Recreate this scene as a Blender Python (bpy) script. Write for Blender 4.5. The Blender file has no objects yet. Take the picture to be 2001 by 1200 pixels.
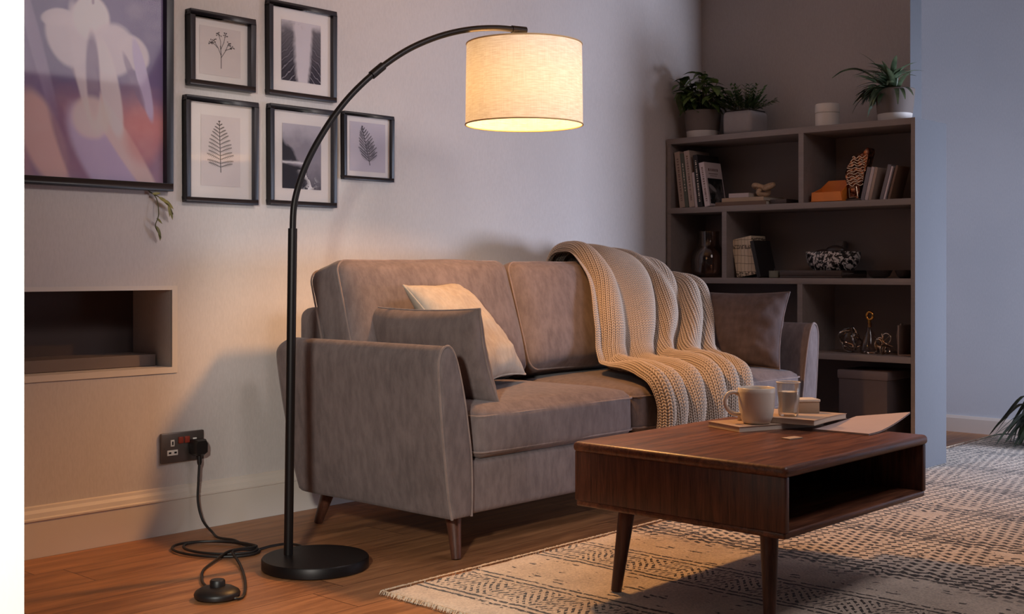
import bpy, bmesh, math, random
import numpy as np
from mathutils import Vector, Matrix, noise as mnoise

random.seed(7)
np.random.seed(7)
sc = bpy.context.scene
C = sc.collection
PI = math.pi


# ------------------------------------------------------------------ colour / node helpers
def lin(r, g, b):
    f = lambda c: (c / 255 / 12.92) if c / 255 <= .04045 else ((c / 255 + .055) / 1.055) ** 2.4
    return (f(r), f(g), f(b), 1.0)


class X:
    """a scalar socket with arithmetic, so shaders can be written as formulas"""
    def __init__(s, nt, sock): s.nt, s.s = nt, sock
    def _m(s, op, *a, clamp=False):
        n = s.nt.nodes.new('ShaderNodeMath'); n.operation = op; n.use_clamp = clamp
        for i, v in enumerate((s,) + a):
            if isinstance(v, X): s.nt.links.new(v.s, n.inputs[i])
            else: n.inputs[i].default_value = v
        return X(s.nt, n.outputs[0])
    def __add__(s, o): return s._m('ADD', o)
    def __radd__(s, o): return s._m('ADD', o)
    def __sub__(s, o): return s._m('SUBTRACT', o)
    def __rsub__(s, o): return (s * -1) + o
    def __mul__(s, o): return s._m('MULTIPLY', o)
    def __rmul__(s, o): return s._m('MULTIPLY', o)
    def __truediv__(s, o): return s._m('DIVIDE', o)
    def fract(s): return s._m('FRACT')
    def floor(s): return s._m('FLOOR')
    def abs(s): return s._m('ABSOLUTE')
    def sin(s): return s._m('SINE')
    def lt(s, o): return s._m('LESS_THAN', o)
    def gt(s, o): return s._m('GREATER_THAN', o)
    def max(s, o): return s._m('MAXIMUM', o)
    def min(s, o): return s._m('MINIMUM', o)
    def clamp(s): return s._m('ADD', 0.0, clamp=True)
    def step(s, a, b):
        n = s.nt.nodes.new('ShaderNodeMapRange'); n.interpolation_type = 'SMOOTHSTEP'
        s.nt.links.new(s.s, n.inputs[0]); n.inputs[1].default_value = a; n.inputs[2].default_value = b
        return X(s.nt, n.outputs[0])


class Mat:
    def __init__(m, name):
        m.mat = bpy.data.materials.new(name); m.mat.use_nodes = True
        m.nt = m.mat.node_tree; m.b = m.nt.nodes['Principled BSDF']; m.out = m.nt.nodes['Material Output']
        m._co = None
    def n(m, t): return m.nt.nodes.new(t)
    def l(m, a, b): m.nt.links.new(a, b)
    def co(m, kind='Object'):
        if m._co is None: m._co = m.n('ShaderNodeTexCoord')
        return m._co.outputs[kind]
    def mapped(m, scale=(1, 1, 1), kind='Object'):
        k = m.n('ShaderNodeMapping'); k.inputs['Scale'].default_value = scale
        m.l(m.co(kind), k.inputs[0]); return k.outputs[0]
    def xyz(m, kind='Object'):
        k = m.n('ShaderNodeSeparateXYZ'); m.l(m.co(kind), k.inputs[0])
        return [X(m.nt, o) for o in k.outputs]
    def vec(m, a, b, c):
        k = m.n('ShaderNodeCombineXYZ')
        for i, v in enumerate((a, b, c)):
            if isinstance(v, X): m.l(v.s, k.inputs[i])
            else: k.inputs[i].default_value = v
        return k.outputs[0]
    def noise(m, scale=5, detail=3, rough=.5, vec=None, dist=0, color=False):
        k = m.n('ShaderNodeTexNoise'); k.inputs['Scale'].default_value = scale
        k.inputs['Detail'].default_value = detail; k.inputs['Roughness'].default_value = rough
        k.inputs['Distortion'].default_value = dist
        m.l(vec if vec is not None else m.co(), k.inputs['Vector'])
        return k.outputs['Color'] if color else X(m.nt, k.outputs[0])
    def voronoi(m, scale=5, vec=None, feature='F1'):
        k = m.n('ShaderNodeTexVoronoi'); k.feature = feature; k.inputs['Scale'].default_value = scale
        m.l(vec if vec is not None else m.co(), k.inputs['Vector'])
        return X(m.nt, k.outputs[0])
    def mix(m, f, a, b):
        k = m.n('ShaderNodeMix'); k.data_type = 'RGBA'
        if isinstance(f, X): m.l(f.s, k.inputs[0])
        else: k.inputs[0].default_value = f
        for i, v in ((6, a), (7, b)):
            if isinstance(v, tuple): k.inputs[i].default_value = v
            else: m.l(v, k.inputs[i])
        return k.outputs[2]
    def base(m, c):
        if isinstance(c, tuple): m.b.inputs['Base Color'].default_value = c
        else: m.l(c, m.b.inputs['Base Color'])
        return m
    def set(m, **k):
        for a, v in k.items():
            i = m.b.inputs[a.replace('_', ' ')]
            if isinstance(v, X): m.l(v.s, i)
            else: i.default_value = v
        return m
    def bump(m, h, strength=.3, dist=.01):
        k = m.n('ShaderNodeBump'); k.inputs['Strength'].default_value = strength; k.inputs['Distance'].default_value = dist
        m.l(h.s, k.inputs['Height']); m.l(k.outputs[0], m.b.inputs['Normal']); return m


def plain(name, c, rough=.6, metal=0.0, var=.12, scale=18, bump=0.0, spec=.5):
    m = Mat(name); nz = m.noise(scale, 4)
    dark = tuple(v * (1 - var) for v in c[:3]) + (1,); lite = tuple(min(1, v * (1 + var)) for v in c[:3]) + (1,)
    m.base(m.mix(nz, dark, lite)).set(Roughness=rough, Metallic=metal)
    m.b.inputs['Specular IOR Level'].default_value = spec
    if bump: m.bump(m.noise(scale * 8, 3), bump, .004)
    return m.mat


def wood(name, a, b, axis='x', freq=1.0, rough=.45, bump=.1):
    m = Mat(name)
    s = {'x': (1.1, 16, 16), 'y': (16, 1.1, 16), 'z': (16, 16, 1.1)}[axis]
    s = tuple(v * freq for v in s)
    v = m.mapped(s)
    g = m.noise(2.2, 6, .62, v, .6); f = m.noise(9, 4, .7, v)
    t = (g.step(.3, .72) * .7 + f.step(.35, .7) * .35).clamp()
    m.base(m.mix(t, a, b)).set(Roughness=f * .2 + (rough - .1))
    m.bump(f, bump, .003)
    return m.mat


def fabric(name, a, b, rough=.95, sheen=.35, scale=1.0, bump=.25, tint=None):
    m = Mat(name)
    v = m.mapped((26 * scale, 26 * scale, 9 * scale))
    g = m.noise(1.6, 5, .65, v); big = m.noise(5 * scale, 3)
    fine = m.noise(420, 2)
    t = (g.step(.28, .72) * .65 + big.step(.3, .7) * .35).clamp()
    m.base(m.mix(t, a, b)).set(Roughness=rough)
    m.b.inputs['Sheen Weight'].default_value = sheen; m.b.inputs['Sheen Roughness'].default_value = .45
    m.b.inputs['Specular IOR Level'].default_value = .2
    m.bump(fine * .6 + g * .4, bump, .003)
    return m.mat


def vcol(name, rough=.7, attr='Col', spec=.3):
    m = Mat(name); k = m.n('ShaderNodeVertexColor'); k.layer_name = attr
    m.base(k.outputs[0]).set(Roughness=rough); m.b.inputs['Specular IOR Level'].default_value = spec
    return m.mat


# ------------------------------------------------------------------ materials
def wall_mat(name, a, b):
    m = Mat(name)
    big = m.noise(1.3, 3); weave = m.noise(1, 2, .5, m.mapped((220, 220, 60)))
    m.base(m.mix((big * .6 + weave * .4).step(.3, .7), a, b)).set(Roughness=.92)
    m.b.inputs['Specular IOR Level'].default_value = .15
    m.bump(weave, .06, .002)
    return m.mat

M = {}
M['wall'] = wall_mat('wall_paint', lin(196, 187, 183), lin(208, 199, 195))
M['wall_dark'] = wall_mat('wall_taupe', lin(168, 158, 152), lin(178, 168, 162))
M['wall_blue'] = wall_mat('wall_pale', lin(186, 190, 198), lin(198, 201, 208))
M['end_panel'] = wall_mat('end_panel_light_offset', lin(96, 97, 101), lin(101, 102, 106))  # darkened to offset window light, so these faces blend with the far wall
M['wall_white'] = wall_mat('wall_white', lin(246, 245, 240), lin(250, 249, 244))
M['skirting'] = plain('skirting_paint', lin(214, 202, 192), .5, var=.03, scale=6)
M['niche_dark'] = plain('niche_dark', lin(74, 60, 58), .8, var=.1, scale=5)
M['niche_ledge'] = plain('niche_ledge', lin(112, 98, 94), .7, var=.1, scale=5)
M['ceiling'] = plain('ceiling_paint', lin(190, 182, 178), .9, var=.02)
M['sofa'] = fabric('sofa_velvet', lin(100, 88, 87), lin(128, 114, 112), sheen=.1)
M['pillow_grey'] = fabric('pillow_velvet', lin(100, 87, 85), lin(126, 111, 108), sheen=.1, scale=.8)
M['pillow_dark'] = fabric('pillow_deep', lin(78, 66, 65), lin(98, 84, 82), sheen=.1, scale=.8)
M['cream'] = fabric('pillow_linen', lin(166, 152, 138), lin(190, 177, 163), sheen=0, bump=.4)
M['piping'] = fabric('piping_cord', lin(118, 101, 96), lin(146, 128, 122))
M['black_metal'] = plain('black_metal', lin(30, 25, 25), .42, .55, .1)
M['black_plastic'] = plain('black_plastic', lin(24, 20, 20), .45, 0, .1)
M['cable'] = plain('black_flex', lin(26, 20, 19), .5, 0, .1)
M['steel'] = plain('brushed_steel', lin(120, 112, 108), .38, .75, .06, 60)
M['white_plastic'] = plain('white_plastic', lin(236, 230, 222), .4, 0, .02)
M['red_plastic'] = plain('red_plastic', lin(150, 60, 45), .4, 0, .05)
M['slot'] = plain('dark_slot', lin(14, 12, 12), .8)
M['frame'] = plain('frame_black', lin(36, 33, 40), .38, 0, .15, 30)
M['mat_board'] = plain('mount_board', lin(238, 228, 224), .85, 0, .02)
M['walnut_x'] = wood('walnut_lengthwise', lin(66, 36, 25), lin(138, 86, 60), 'x', 1.3, .38)
M['walnut_y'] = wood('walnut_crosswise', lin(60, 32, 23), lin(128, 78, 55), 'y', 1.3, .38)
M['walnut_z'] = wood('walnut_upright', lin(52, 27, 20), lin(118, 70, 50), 'z', 1.6, .42)
M['leg_wood'] = wood('leg_walnut', lin(58, 32, 24), lin(104, 62, 45), 'z', 1.6, .4)
M['shelf'] = wood('shelf_taupe', lin(128, 116, 111), lin(140, 127, 122), 'y', .8, .55, .03)
M['shelf_back'] = plain('shelf_back_taupe', lin(124, 112, 108), .8, 0, .05, 4)
M['pot_dark'] = plain('pot_clay_dark', lin(104, 92, 86), .75, 0, .1, 20)
M['pot_white'] = plain('pot_glaze_white', lin(196, 188, 182), .55, 0, .04, 20)
M['pot_grey'] = plain('pot_concrete', lin(150, 142, 140), .85, 0, .1, 25, .2)
M['soil'] = plain('soil', lin(40, 30, 25), 1, 0, .3, 80, .5)
M['ceramic'] = plain('ceramic_cream', lin(226, 216, 202), .28, 0, .03, 8)
M['candle'] = plain('candle_jar_white', lin(206, 196, 186), .5, 0, .06, 14)
M['paper'] = plain('paper_page', lin(206, 192, 176), .8, 0, .05, 60)
M['paper_warm'] = plain('paper_kraft', lin(186, 160, 138), .75, 0, .08, 30)
M['paper_pink'] = plain('paper_blush', lin(190, 170, 166), .6, 0, .06, 12)
M['cover_brown'] = plain('cover_brown', lin(112, 84, 66), .55, 0, .1, 10)
M['tan_box'] = plain('card_tan', lin(172, 146, 120), .6, 0, .06, 15)
M['orange'] = plain('orange_lacquer', lin(226, 128, 48), .5, 0, .15, 16)
M['tan_wood'] = wood('pale_wood', lin(150, 118, 92), lin(196, 164, 132), 'x', 3, .5)
M['dark_wood'] = wood('dark_wood', lin(48, 36, 32), lin(80, 62, 54), 'y', 2, .5)
M['dark_ceramic'] = plain('dark_ceramic', lin(52, 42, 40), .4, 0, .15, 20)
M['sage'] = plain('sage_ceramic', lin(118, 114, 98), .6, 0, .1, 20)
M['gold'] = plain('gold_leaf', lin(226, 160, 80), .22, 1, .12, 20)
M['chrome'] = plain('silver_wire', lin(190, 180, 172), .18, 1, .1, 20)
M['champagne'] = plain('champagne_wire', lin(196, 168, 142), .22, 1, .1, 20)
M['box_grey'] = plain('storage_felt', lin(92, 80, 80), .9, 0, .08, 40, .2)
M['box_lid'] = plain('storage_lid', lin(112, 98, 97), .8, 0, .08, 40, .2)
M['bookend'] = plain('bookend_bronze', lin(140, 118, 106), .5, .3, .1, 14)

def metal_relief():
    m = Mat('copper_relief')
    v = m.voronoi(46, None, 'F1'); nz = m.noise(60, 3)
    m.base(m.mix(v.step(.1, .7), lin(220, 150, 110), lin(90, 50, 34))).set(Roughness=.24, Metallic=.95)
    m.bump(v + nz * .4, .9, .01)
    return m.mat
M['copper'] = metal_relief()

def shade_mat():
    m = Mat('linen_shade')
    x, y, z = m.xyz()
    import_ang = m.n('ShaderNodeMath'); import_ang.operation = 'ARCTAN2'
    m.l(y.s, import_ang.inputs[0]); m.l(x.s, import_ang.inputs[1])
    ang = X(m.nt, import_ang.outputs[0])
    h = m.noise(1, 3, .6, m.vec(ang * 5.0, 0.0, z * 260.0)); w = m.noise(1, 3, .6, m.vec(ang * 90.0, 3.0, z * 12.0))
    t = (h.step(.3, .7) * .65 + w.step(.3, .7) * .35).clamp()
    c1 = lin(204, 206, 204); c2 = lin(240, 246, 248)
    col = m.mix(t, c1, c2)
    d = m.n('ShaderNodeBsdfDiffuse'); tr = m.n('ShaderNodeBsdfTranslucent'); mx = m.n('ShaderNodeMixShader')
    m.l(col, d.inputs[0]); m.l(col, tr.inputs[0]); mx.inputs[0].default_value = .20
    m.l(d.outputs[0], mx.inputs[1]); m.l(tr.outputs[0], mx.inputs[2])
    m.l(mx.outputs[0], m.out.inputs[0])
    return m.mat
M['shade'] = shade_mat()
M['shade_trim'] = plain('shade_binding', lin(206, 176, 132), .8, 0, .05, 30)

def emit(name, c, s):
    m = Mat(name); m.base(c); m.b.inputs['Emission Color'].default_value = c; m.b.inputs['Emission Strength'].default_value = s
    return m.mat
M['bulb'] = emit('warm_bulb', (1, .78, .5, 1), 14)

def glass(name, tint, gloss=.12, rough=.03):
    m = Mat(name)
    t = m.n('ShaderNodeBsdfTransparent'); g = m.n('ShaderNodeBsdfGlossy'); mx = m.n('ShaderNodeMixShader')
    lw = m.n('ShaderNodeLayerWeight'); lw.inputs[0].default_value = .35
    f = (X(m.nt, lw.outputs['Fresnel']) * .6 + gloss).clamp()
    nz = m.noise(8, 2)
    m.l(m.mix(nz, tint, tuple(v * .94 for v in tint[:3]) + (1,)), t.inputs[0])
    g.inputs['Roughness'].default_value = rough
    m.l(f.s, mx.inputs[0]); m.l(t.outputs[0], mx.inputs[1]); m.l(g.outputs[0], mx.inputs[2]); m.l(mx.outputs[0], m.out.inputs[0])
    return m.mat
M['glass'] = glass('picture_glass', (.97, .97, .97, 1), .015, .05)
M['smoke_glass'] = glass('smoked_glass', (.90, .80, .74, 1), .02)
M['tumbler'] = glass('milky_glass', (.96, .95, .93, 1), .05, .15)

def leaf_mat(name, a, b):
    m = Mat(name); nz = m.noise(14, 3)
    m.base(m.mix(nz.step(.3, .7), a, b)).set(Roughness=.45); m.b.inputs['Specular IOR Level'].default_value = .4
    return m.mat
M['leaf'] = leaf_mat('leaf_broad', lin(44, 62, 30), lin(92, 108, 52))
M['leaf_fern'] = leaf_mat('leaf_bushy', lin(34, 52, 28), lin(74, 92, 46))
M['leaf_strap'] = leaf_mat('leaf_strap', lin(44, 62, 42), lin(104, 118, 88))
M['leaf_dark'] = leaf_mat('leaf_deep', lin(26, 44, 26), lin(58, 84, 44))
M['leaf_vine'] = leaf_mat('leaf_olive', lin(86, 84, 30), lin(150, 138, 70))
M['stem'] = plain('plant_stem', lin(92, 88, 56), .7)

def floor_mat():
    m = Mat('oak_planks')
    x, y, z = m.xyz()
    pw = .19
    row = (y / pw).floor()
    off = (row * 12.9898).sin() * 43.7
    seg = ((x + off) / 1.3).floor()
    rnd = ((row * 3.17 + seg * 7.31).sin() * 437.5).fract()
    v = m.vec(x * 1.3 + rnd * 30.0, y * 14.0 + row * 5.0, rnd * 9.0)
    g = m.noise(1.5, 6, .62, v, .5); f = m.noise(6, 4, .7, v)
    t = (g.step(.3, .7) * .55 + f.step(.35, .68) * .25 + rnd * .2).clamp()
    col = m.mix(t, lin(110, 68, 42), lin(190, 132, 88))
    e1 = ((y / pw).fract() - .5).abs(); e2 = (((x + off) / 1.3).fract() - .5).abs()
    gap = e1.gt(.492).max(e2.gt(.4985))
    col = m.mix(gap * .7, col, lin(54, 30, 18))
    m.base(col).set(Roughness=f * .25 + .32)
    m.bump(f * .4 + gap * -.6, .12, .003)
    return m.mat
M['floor'] = floor_mat()

def rug_mat():
    m = Mat('woven_rug')
    x, y, z = m.xyz()
    w1 = m.noise(9, 2, .5, m.vec(x, y, 0.0)) - .5
    w2 = m.noise(9, 2, .5, m.vec(x, y, 7.0)) - .5
    w3 = m.noise(70, 2, .5, m.vec(x, y, 3.0)) - .5
    xx = x + w1 * .02 + w3 * .012; yy = y + w2 * .03 + w3 * .012
    P = .50
    b = ((xx - .10) / P)
    f = b.fract(); band = b.floor()
    # fine horizontal tufts broken into dashes along y
    def dash(period, seed, duty):
        return ((yy / period + (band * 5.1 + seed).sin() * 3.0).fract()).lt(duty)
    def line(at, w): return (f - at).abs().lt(w)
    chop = m.noise(60, 2, .5, m.vec(x * .8, y, 11.0))
    lines = line(.03, .011).max(line(.085, .011)).max(line(.44, .011)).max(line(.50, .011)) * chop.gt(.40)
    # chevron strokes inside the band
    zig = (((yy / .17).fract() - .5).abs() * .22)
    st = (((xx + zig) / .030).fract()).lt(.46) * ((yy / .022 + (xx / .030).floor() * .37).fract()).lt(.62)
    inband = f.gt(.12) * f.lt(.41)
    # diamonds left out of the chevrons
    chev = st * inband
    sparse = m.noise(16, 3, .6, m.vec(x * 1.0, y * .8, 5.0)).gt(.60) * ((xx / .024).fract()).lt(.42) * f.gt(.53)
    near = (lines.max(chev)).max(sparse)
    # the denser herringbone field further along
    side = ((yy / .34).fract()).gt(.5) * 2.0 - 1.0
    diag = xx * 1.0 + yy * side * .55
    dense = ((diag / .034).fract()).lt(.54) * (((yy - xx * side * .5) / .050 + (diag / .034).floor() * .43).fract()).lt(.60)
    calm = m.noise(3.2, 2, .5, m.vec(x, y, 2.0))
    dense = dense * calm.gt(.34)
    far_lines = line(.03, .012).max(line(.10, .012)).max(line(.17, .012)) * chop.gt(.38)
    fieldp = dense.max(far_lines)
    k = (x + w1 * .3).step(1.02, 1.12)
    pat = near * (1.0 - k) + fieldp * k
    edge = x.gt(.075)
    pat = (pat * edge).clamp()
    pile = m.noise(140, 3, .6); blot = m.noise(6, 3)
    cream = m.mix((pile * .6 + blot * .4).step(.25, .75), lin(176, 158, 142), lin(234, 216, 196))
    m.base(m.mix(pat * .93, cream, lin(30, 23, 22))).set(Roughness=1)
    m.b.inputs['Sheen Weight'].default_value = .2
    m.b.inputs['Specular IOR Level'].default_value = .1
    m.bump(pile * .7 - pat * .5, .6, .012)
    return m.mat
M['rug'] = rug_mat()
M['rug_fringe'] = plain('rug_wool', lin(214, 194, 170), 1, 0, .2, 90, .4)
M['blanket'] = vcol('knit_wool', .95, spec=.1)
M['print'] = vcol('printed_paper', .6)

def bowl_mat():
    m = Mat('bowl_brush_pattern')
    x, y, z = m.xyz()
    v = m.noise(1, 3, .6, m.vec(x * 40.0 + z * 60.0, y * 90.0 + z * 40.0, z * 50.0), .8)
    m.base(m.mix(v.step(.48, .56), lin(18, 16, 18), lin(214, 206, 202))).set(Roughness=.35)
    return m.mat
M['bowl'] = bowl_mat()

def page_mat():
    m = Mat('patterned_jacket')
    x, y, z = m.xyz()
    a = ((y * 52.0 + m.noise(20, 2) * .6).fract()).lt(.08); b2 = ((z * 26.0 + m.noise(14, 2) * .5).fract()).lt(.06)
    foot = z.lt(.03) * m.noise(90, 2).gt(.5)
    top = z.gt(.14) * z.lt(.16) * m.noise(110, 2).gt(.48)
    m.base(m.mix(a.max(b2).max(foot).max(top) * .8, lin(214, 192, 164), lin(64, 46, 36))).set(Roughness=.7)
    return m.mat
M['jacket'] = page_mat()


# ------------------------------------------------------------------ object helpers
def tag(o, label=None, cat=None, group=None, kind=None):
    if label: o['label'] = label
    if cat: o['category'] = cat
    if group: o['group'] = group
    if kind: o['kind'] = kind
    return o


def thing(name, label, cat, loc=(0, 0, 0), group=None, rz=0.0):
    o = bpy.data.objects.new(name, None); C.objects.link(o)
    o.empty_display_size = .05
    o.location = loc; o.rotation_euler = (0, 0, rz)
    return tag(o, label, cat, group)


def link(name, me, mat, parent=None, smooth=True, world=False):
    o = bpy.data.objects.new(name, me); C.objects.link(o)
    for m in (mat if isinstance(mat, (list, tuple)) else [mat]): me.materials.append(m)
    if smooth and len(me.polygons): me.polygons.foreach_set('use_smooth', [True] * len(me.polygons))
    if parent is not None:
        if world:
            p = parent; off = Vector((0, 0, 0))
            while p is not None: off += Vector(p.location); p = p.parent
            me.transform(Matrix.Translation(-off))
        o.parent = parent
    return o


def mesh(name, v, f, mat, parent=None, smooth=True, world=False):
    me = bpy.data.meshes.new(name); me.from_pydata([tuple(p) for p in v], [], f); me.validate(); me.update()
    return link(name, me, mat, parent, smooth, world)


class G:
    """collects verts and faces of ONE mesh"""
    def __init__(s): s.v = []; s.f = []
    def add(s, v, f, M4=None):
        o = len(s.v)
        s.v += [(M4 @ Vector(p)) if M4 is not None else Vector(p) for p in v]
        s.f += [tuple(i + o for i in q) for q in f]; return s
    def box(s, x0, x1, y0, y1, z0, z1, M4=None):
        v = [(x, y, z) for z in (z0, z1) for y in (y0, y1) for x in (x0, x1)]
        return s.add(v, [(0, 2, 3, 1), (4, 5, 7, 6), (0, 1, 5, 4), (2, 6, 7, 3), (0, 4, 6, 2), (1, 3, 7, 5)], M4)
    def tube(s, pts, r, n=12, cap=True, closed=False):
        pts = [Vector(p) for p in pts]; k = len(pts); R = r if isinstance(r, (list, tuple)) else [r] * k
        tang = []
        for i in range(k):
            a = pts[(i - 1) % k if closed else max(i - 1, 0)]; b = pts[(i + 1) % k if closed else min(i + 1, k - 1)]
            t = (b - a); tang.append(t.normalized() if t.length > 1e-9 else Vector((0, 0, 1)))
        t0 = tang[0]; up = Vector((0, 0, 1)) if abs(t0.z) < .9 else Vector((1, 0, 0))
        nrm = (up - t0 * up.dot(t0)).normalized(); v = []; f = []
        for i in range(k):
            t = tang[i]; nrm = (nrm - t * nrm.dot(t)).normalized(); bi = t.cross(nrm)
            for j in range(n):
                a = 2 * PI * j / n; v.append(pts[i] + (nrm * math.cos(a) + bi * math.sin(a)) * R[i])
        for i in range(k if closed else k - 1):
            for j in range(n):
                a = i * n + j; b = i * n + (j + 1) % n; i2 = (i + 1) % k
                f.append((a, b, i2 * n + (j + 1) % n, i2 * n + j))
        if cap and not closed:
            f.append(tuple(reversed(range(n)))); f.append(tuple((k - 1) * n + j for j in range(n)))
        return s.add(v, f)
    def lathe(s, prof, n=40, cx=0, cy=0, cz=0, M4=None):
        v = []; f = []; k = len(prof)
        for r, z in prof:
            for j in range(n):
                a = 2 * PI * j / n; v.append((cx + r * math.cos(a), cy + r * math.sin(a), cz + z))
        for i in range(k - 1):
            for j in range(n):
                f.append((i * n + j, i * n + (j + 1) % n, (i + 1) * n + (j + 1) % n, (i + 1) * n + j))
        if prof[0][0] > 1e-6: f.append(tuple(reversed(range(n))))
        if prof[-1][0] > 1e-6: f.append(tuple((k - 1) * n + j for j in range(n)))
        return s.add(v, f, M4)
    def open_lathe(s, prof, n=64, cx=0, cy=0, cz=0):
        v = []; f = []; k = len(prof)
        for r, z in prof:
            for j in range(n):
                a = 2 * PI * j / n; v.append((cx + r * math.cos(a), cy + r * math.sin(a), cz + z))
        for i in range(k - 1):
            for j in range(n):
                f.append((i * n + j, i * n + (j + 1) % n, (i + 1) * n + (j + 1) % n, (i + 1) * n + j))
        return s.add(v, f)
    def done(s, name, mat, parent=None, smooth=True, world=False, bevel=0, seg=2, auto=None):
        o = mesh(name, s.v, s.f, mat, parent, smooth, world)
        if bevel:
            me = o.data; bm = bmesh.new(); bm.from_mesh(me)
            bmesh.ops.remove_doubles(bm, verts=bm.verts, dist=1e-6)
            es = [e for e in bm.edges if len(e.link_faces) == 2 and e.calc_face_angle(0) > .5]
            bmesh.ops.bevel(bm, geom=es, offset=bevel, segments=seg, profile=.5, affect='EDGES', clamp_overlap=True)
            bm.to_mesh(me); bm.free()
        if smooth:
            bm = bmesh.new(); bm.from_mesh(o.data)
            for e in bm.edges:
                if len(e.link_faces) == 2: e.smooth = e.calc_face_angle(0) < (auto or .75)
            for p in bm.faces: p.smooth = True
            bm.to_mesh(o.data); bm.free()
        return o


def spline(pts, n=8, closed=False):
    """Catmull-Rom through the points"""
    P = [Vector(p) for p in pts]; k = len(P); out = []
    for i in range(k if closed else k - 1):
        g = (lambda j: P[j % k]) if closed else (lambda j: P[min(max(j, 0), k - 1)])
        a, b, c, d = g(i - 1), g(i), g(i + 1), g(i + 2)
        for q in range(n):
            t = q / n
            out.append(.5 * ((2 * b) + (c - a) * t + (2 * a - 5 * b + 4 * c - d) * t * t + (3 * b - a - 3 * c + d) * t ** 3))
    if not closed: out.append(P[-1].copy())
    return out


def struct(name, g, mat, label, bevel=0, smooth=False):
    o = g.done(name, mat, None, smooth, bevel=bevel)
    return tag(o, label, None, None, 'structure')


def frame_matrix(c, e1, e2):
    e1 = Vector(e1).normalized(); e2 = Vector(e2); e2 = (e2 - e1 * e2.dot(e1)).normalized(); n = e1.cross(e2)
    m = Matrix.Identity(4)
    for i in range(3): m[i][0], m[i][1], m[i][2], m[i][3] = e1[i], e2[i], n[i], c[i]
    return m


# ------------------------------------------------------------------ setting
WY = 3.63          # sofa wall
NX0, NX1, NZ0, NZ1, NY = 1.30, 2.255, .558, .817, 3.88
g = G()
def quad(*p): g.add(p, [(0, 1, 2, 3)])
xa, xb, zt = -.4, 6.6, 2.45
quad((xa, WY, 0), (NX0, WY, 0), (NX0, WY, zt), (xa, WY, zt))
quad((NX1, WY, 0), (xb, WY, 0), (xb, WY, zt), (NX1, WY, zt))
quad((NX0, WY, 0), (NX1, WY, 0), (NX1, WY, NZ0), (NX0, WY, NZ0))
quad((NX0, WY, NZ1), (NX1, WY, NZ1), (NX1, WY, zt), (NX0, WY, zt))
quad((NX0, WY, NZ0), (NX1, WY, NZ0), (NX1, NY, NZ0), (NX0, NY, NZ0))
quad((NX0, NY, NZ1), (NX1, NY, NZ1), (NX1, WY, NZ1), (NX0, WY, NZ1))
quad((NX1, WY, NZ0), (NX1, WY, NZ1), (NX1, NY, NZ1), (NX1, NY, NZ0))
quad((NX0, WY, NZ1), (NX0, WY, NZ0), (NX0, NY, NZ0), (NX0, NY, NZ1))
quad((xa, 3.95, zt), (xb, 3.95, zt), (xb, 3.95, 0), (xa, 3.95, 0))
quad((xa, WY, zt), (xb, WY, zt), (xb, 3.95, zt), (xa, 3.95, zt))
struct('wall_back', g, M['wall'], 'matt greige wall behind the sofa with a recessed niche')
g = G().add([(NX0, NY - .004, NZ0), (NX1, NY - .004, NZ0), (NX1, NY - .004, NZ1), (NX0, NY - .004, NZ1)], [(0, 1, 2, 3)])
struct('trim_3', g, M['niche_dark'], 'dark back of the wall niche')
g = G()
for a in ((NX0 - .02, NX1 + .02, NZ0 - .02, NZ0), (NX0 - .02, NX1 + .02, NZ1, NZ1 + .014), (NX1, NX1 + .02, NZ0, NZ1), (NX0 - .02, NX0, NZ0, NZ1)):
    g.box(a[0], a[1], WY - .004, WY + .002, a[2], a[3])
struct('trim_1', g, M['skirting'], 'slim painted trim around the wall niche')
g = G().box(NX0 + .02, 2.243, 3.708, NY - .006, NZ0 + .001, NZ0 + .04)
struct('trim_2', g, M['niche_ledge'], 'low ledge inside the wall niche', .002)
struct('floor', G().box(-.6, 7.2, -1.6, 3.95, -.05, 0), M['floor'], 'warm oak plank floor')
struct('ceiling', G().box(-.6, 7.2, -.2, 3.95, 2.45, 2.5), M['ceiling'], 'plain painted ceiling')
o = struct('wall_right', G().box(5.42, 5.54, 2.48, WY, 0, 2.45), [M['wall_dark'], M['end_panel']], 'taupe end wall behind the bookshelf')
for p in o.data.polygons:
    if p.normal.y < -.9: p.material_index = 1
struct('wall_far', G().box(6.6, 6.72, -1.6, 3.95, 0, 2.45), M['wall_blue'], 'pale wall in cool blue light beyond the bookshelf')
struct('wall_left', G().box(-.6, .935, 1.946, 2.06, 0, 2.45), M['wall_white'], 'bright white end of a wall at the left')

def skirting(name, prof, p0, p1, out, label):
    """profile of (thickness, height) swept from p0 to p1; out = direction it stands out from the wall"""
    v = []; f = []
    for p in (p0, p1):
        for t, z in prof: v.append((p[0] + out[0] * t, p[1] + out[1] * t, z))
    k = len(prof)
    for i in range(k - 1): f.append((i, i + 1, k + i + 1, k + i))
    f += [tuple(range(k)), tuple(reversed(range(k, 2 * k)))]
    o = mesh(name, v, f, M['skirting'], None, False)
    bm = bmesh.new(); bm.from_mesh(o.data); bmesh.ops.recalc_face_normals(bm, faces=bm.faces); bm.to_mesh(o.data); bm.free()
    return tag(o, label, None, None, 'structure')
PR = [(0, 0), (.018, 0), (.018, .112), (.0215, .114), (.0215, .119), (.017, .123), (.014, .136), (.009, .146), (.007, .155), (.002, .158), (0, .158)]
skirting('baseboard_back', PR, (-.4, WY, 0), (5.42, WY, 0), (0, -1), 'moulded cream skirting along the sofa wall')
skirting('baseboard_far', [(0, 0), (.016, 0), (.016, .075), (.01, .09), (0, .09)], (6.6, 3.6, 0), (6.6, -1.5, 0), (-1, 0), 'low pale skirting along the blue lit wall')

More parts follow.
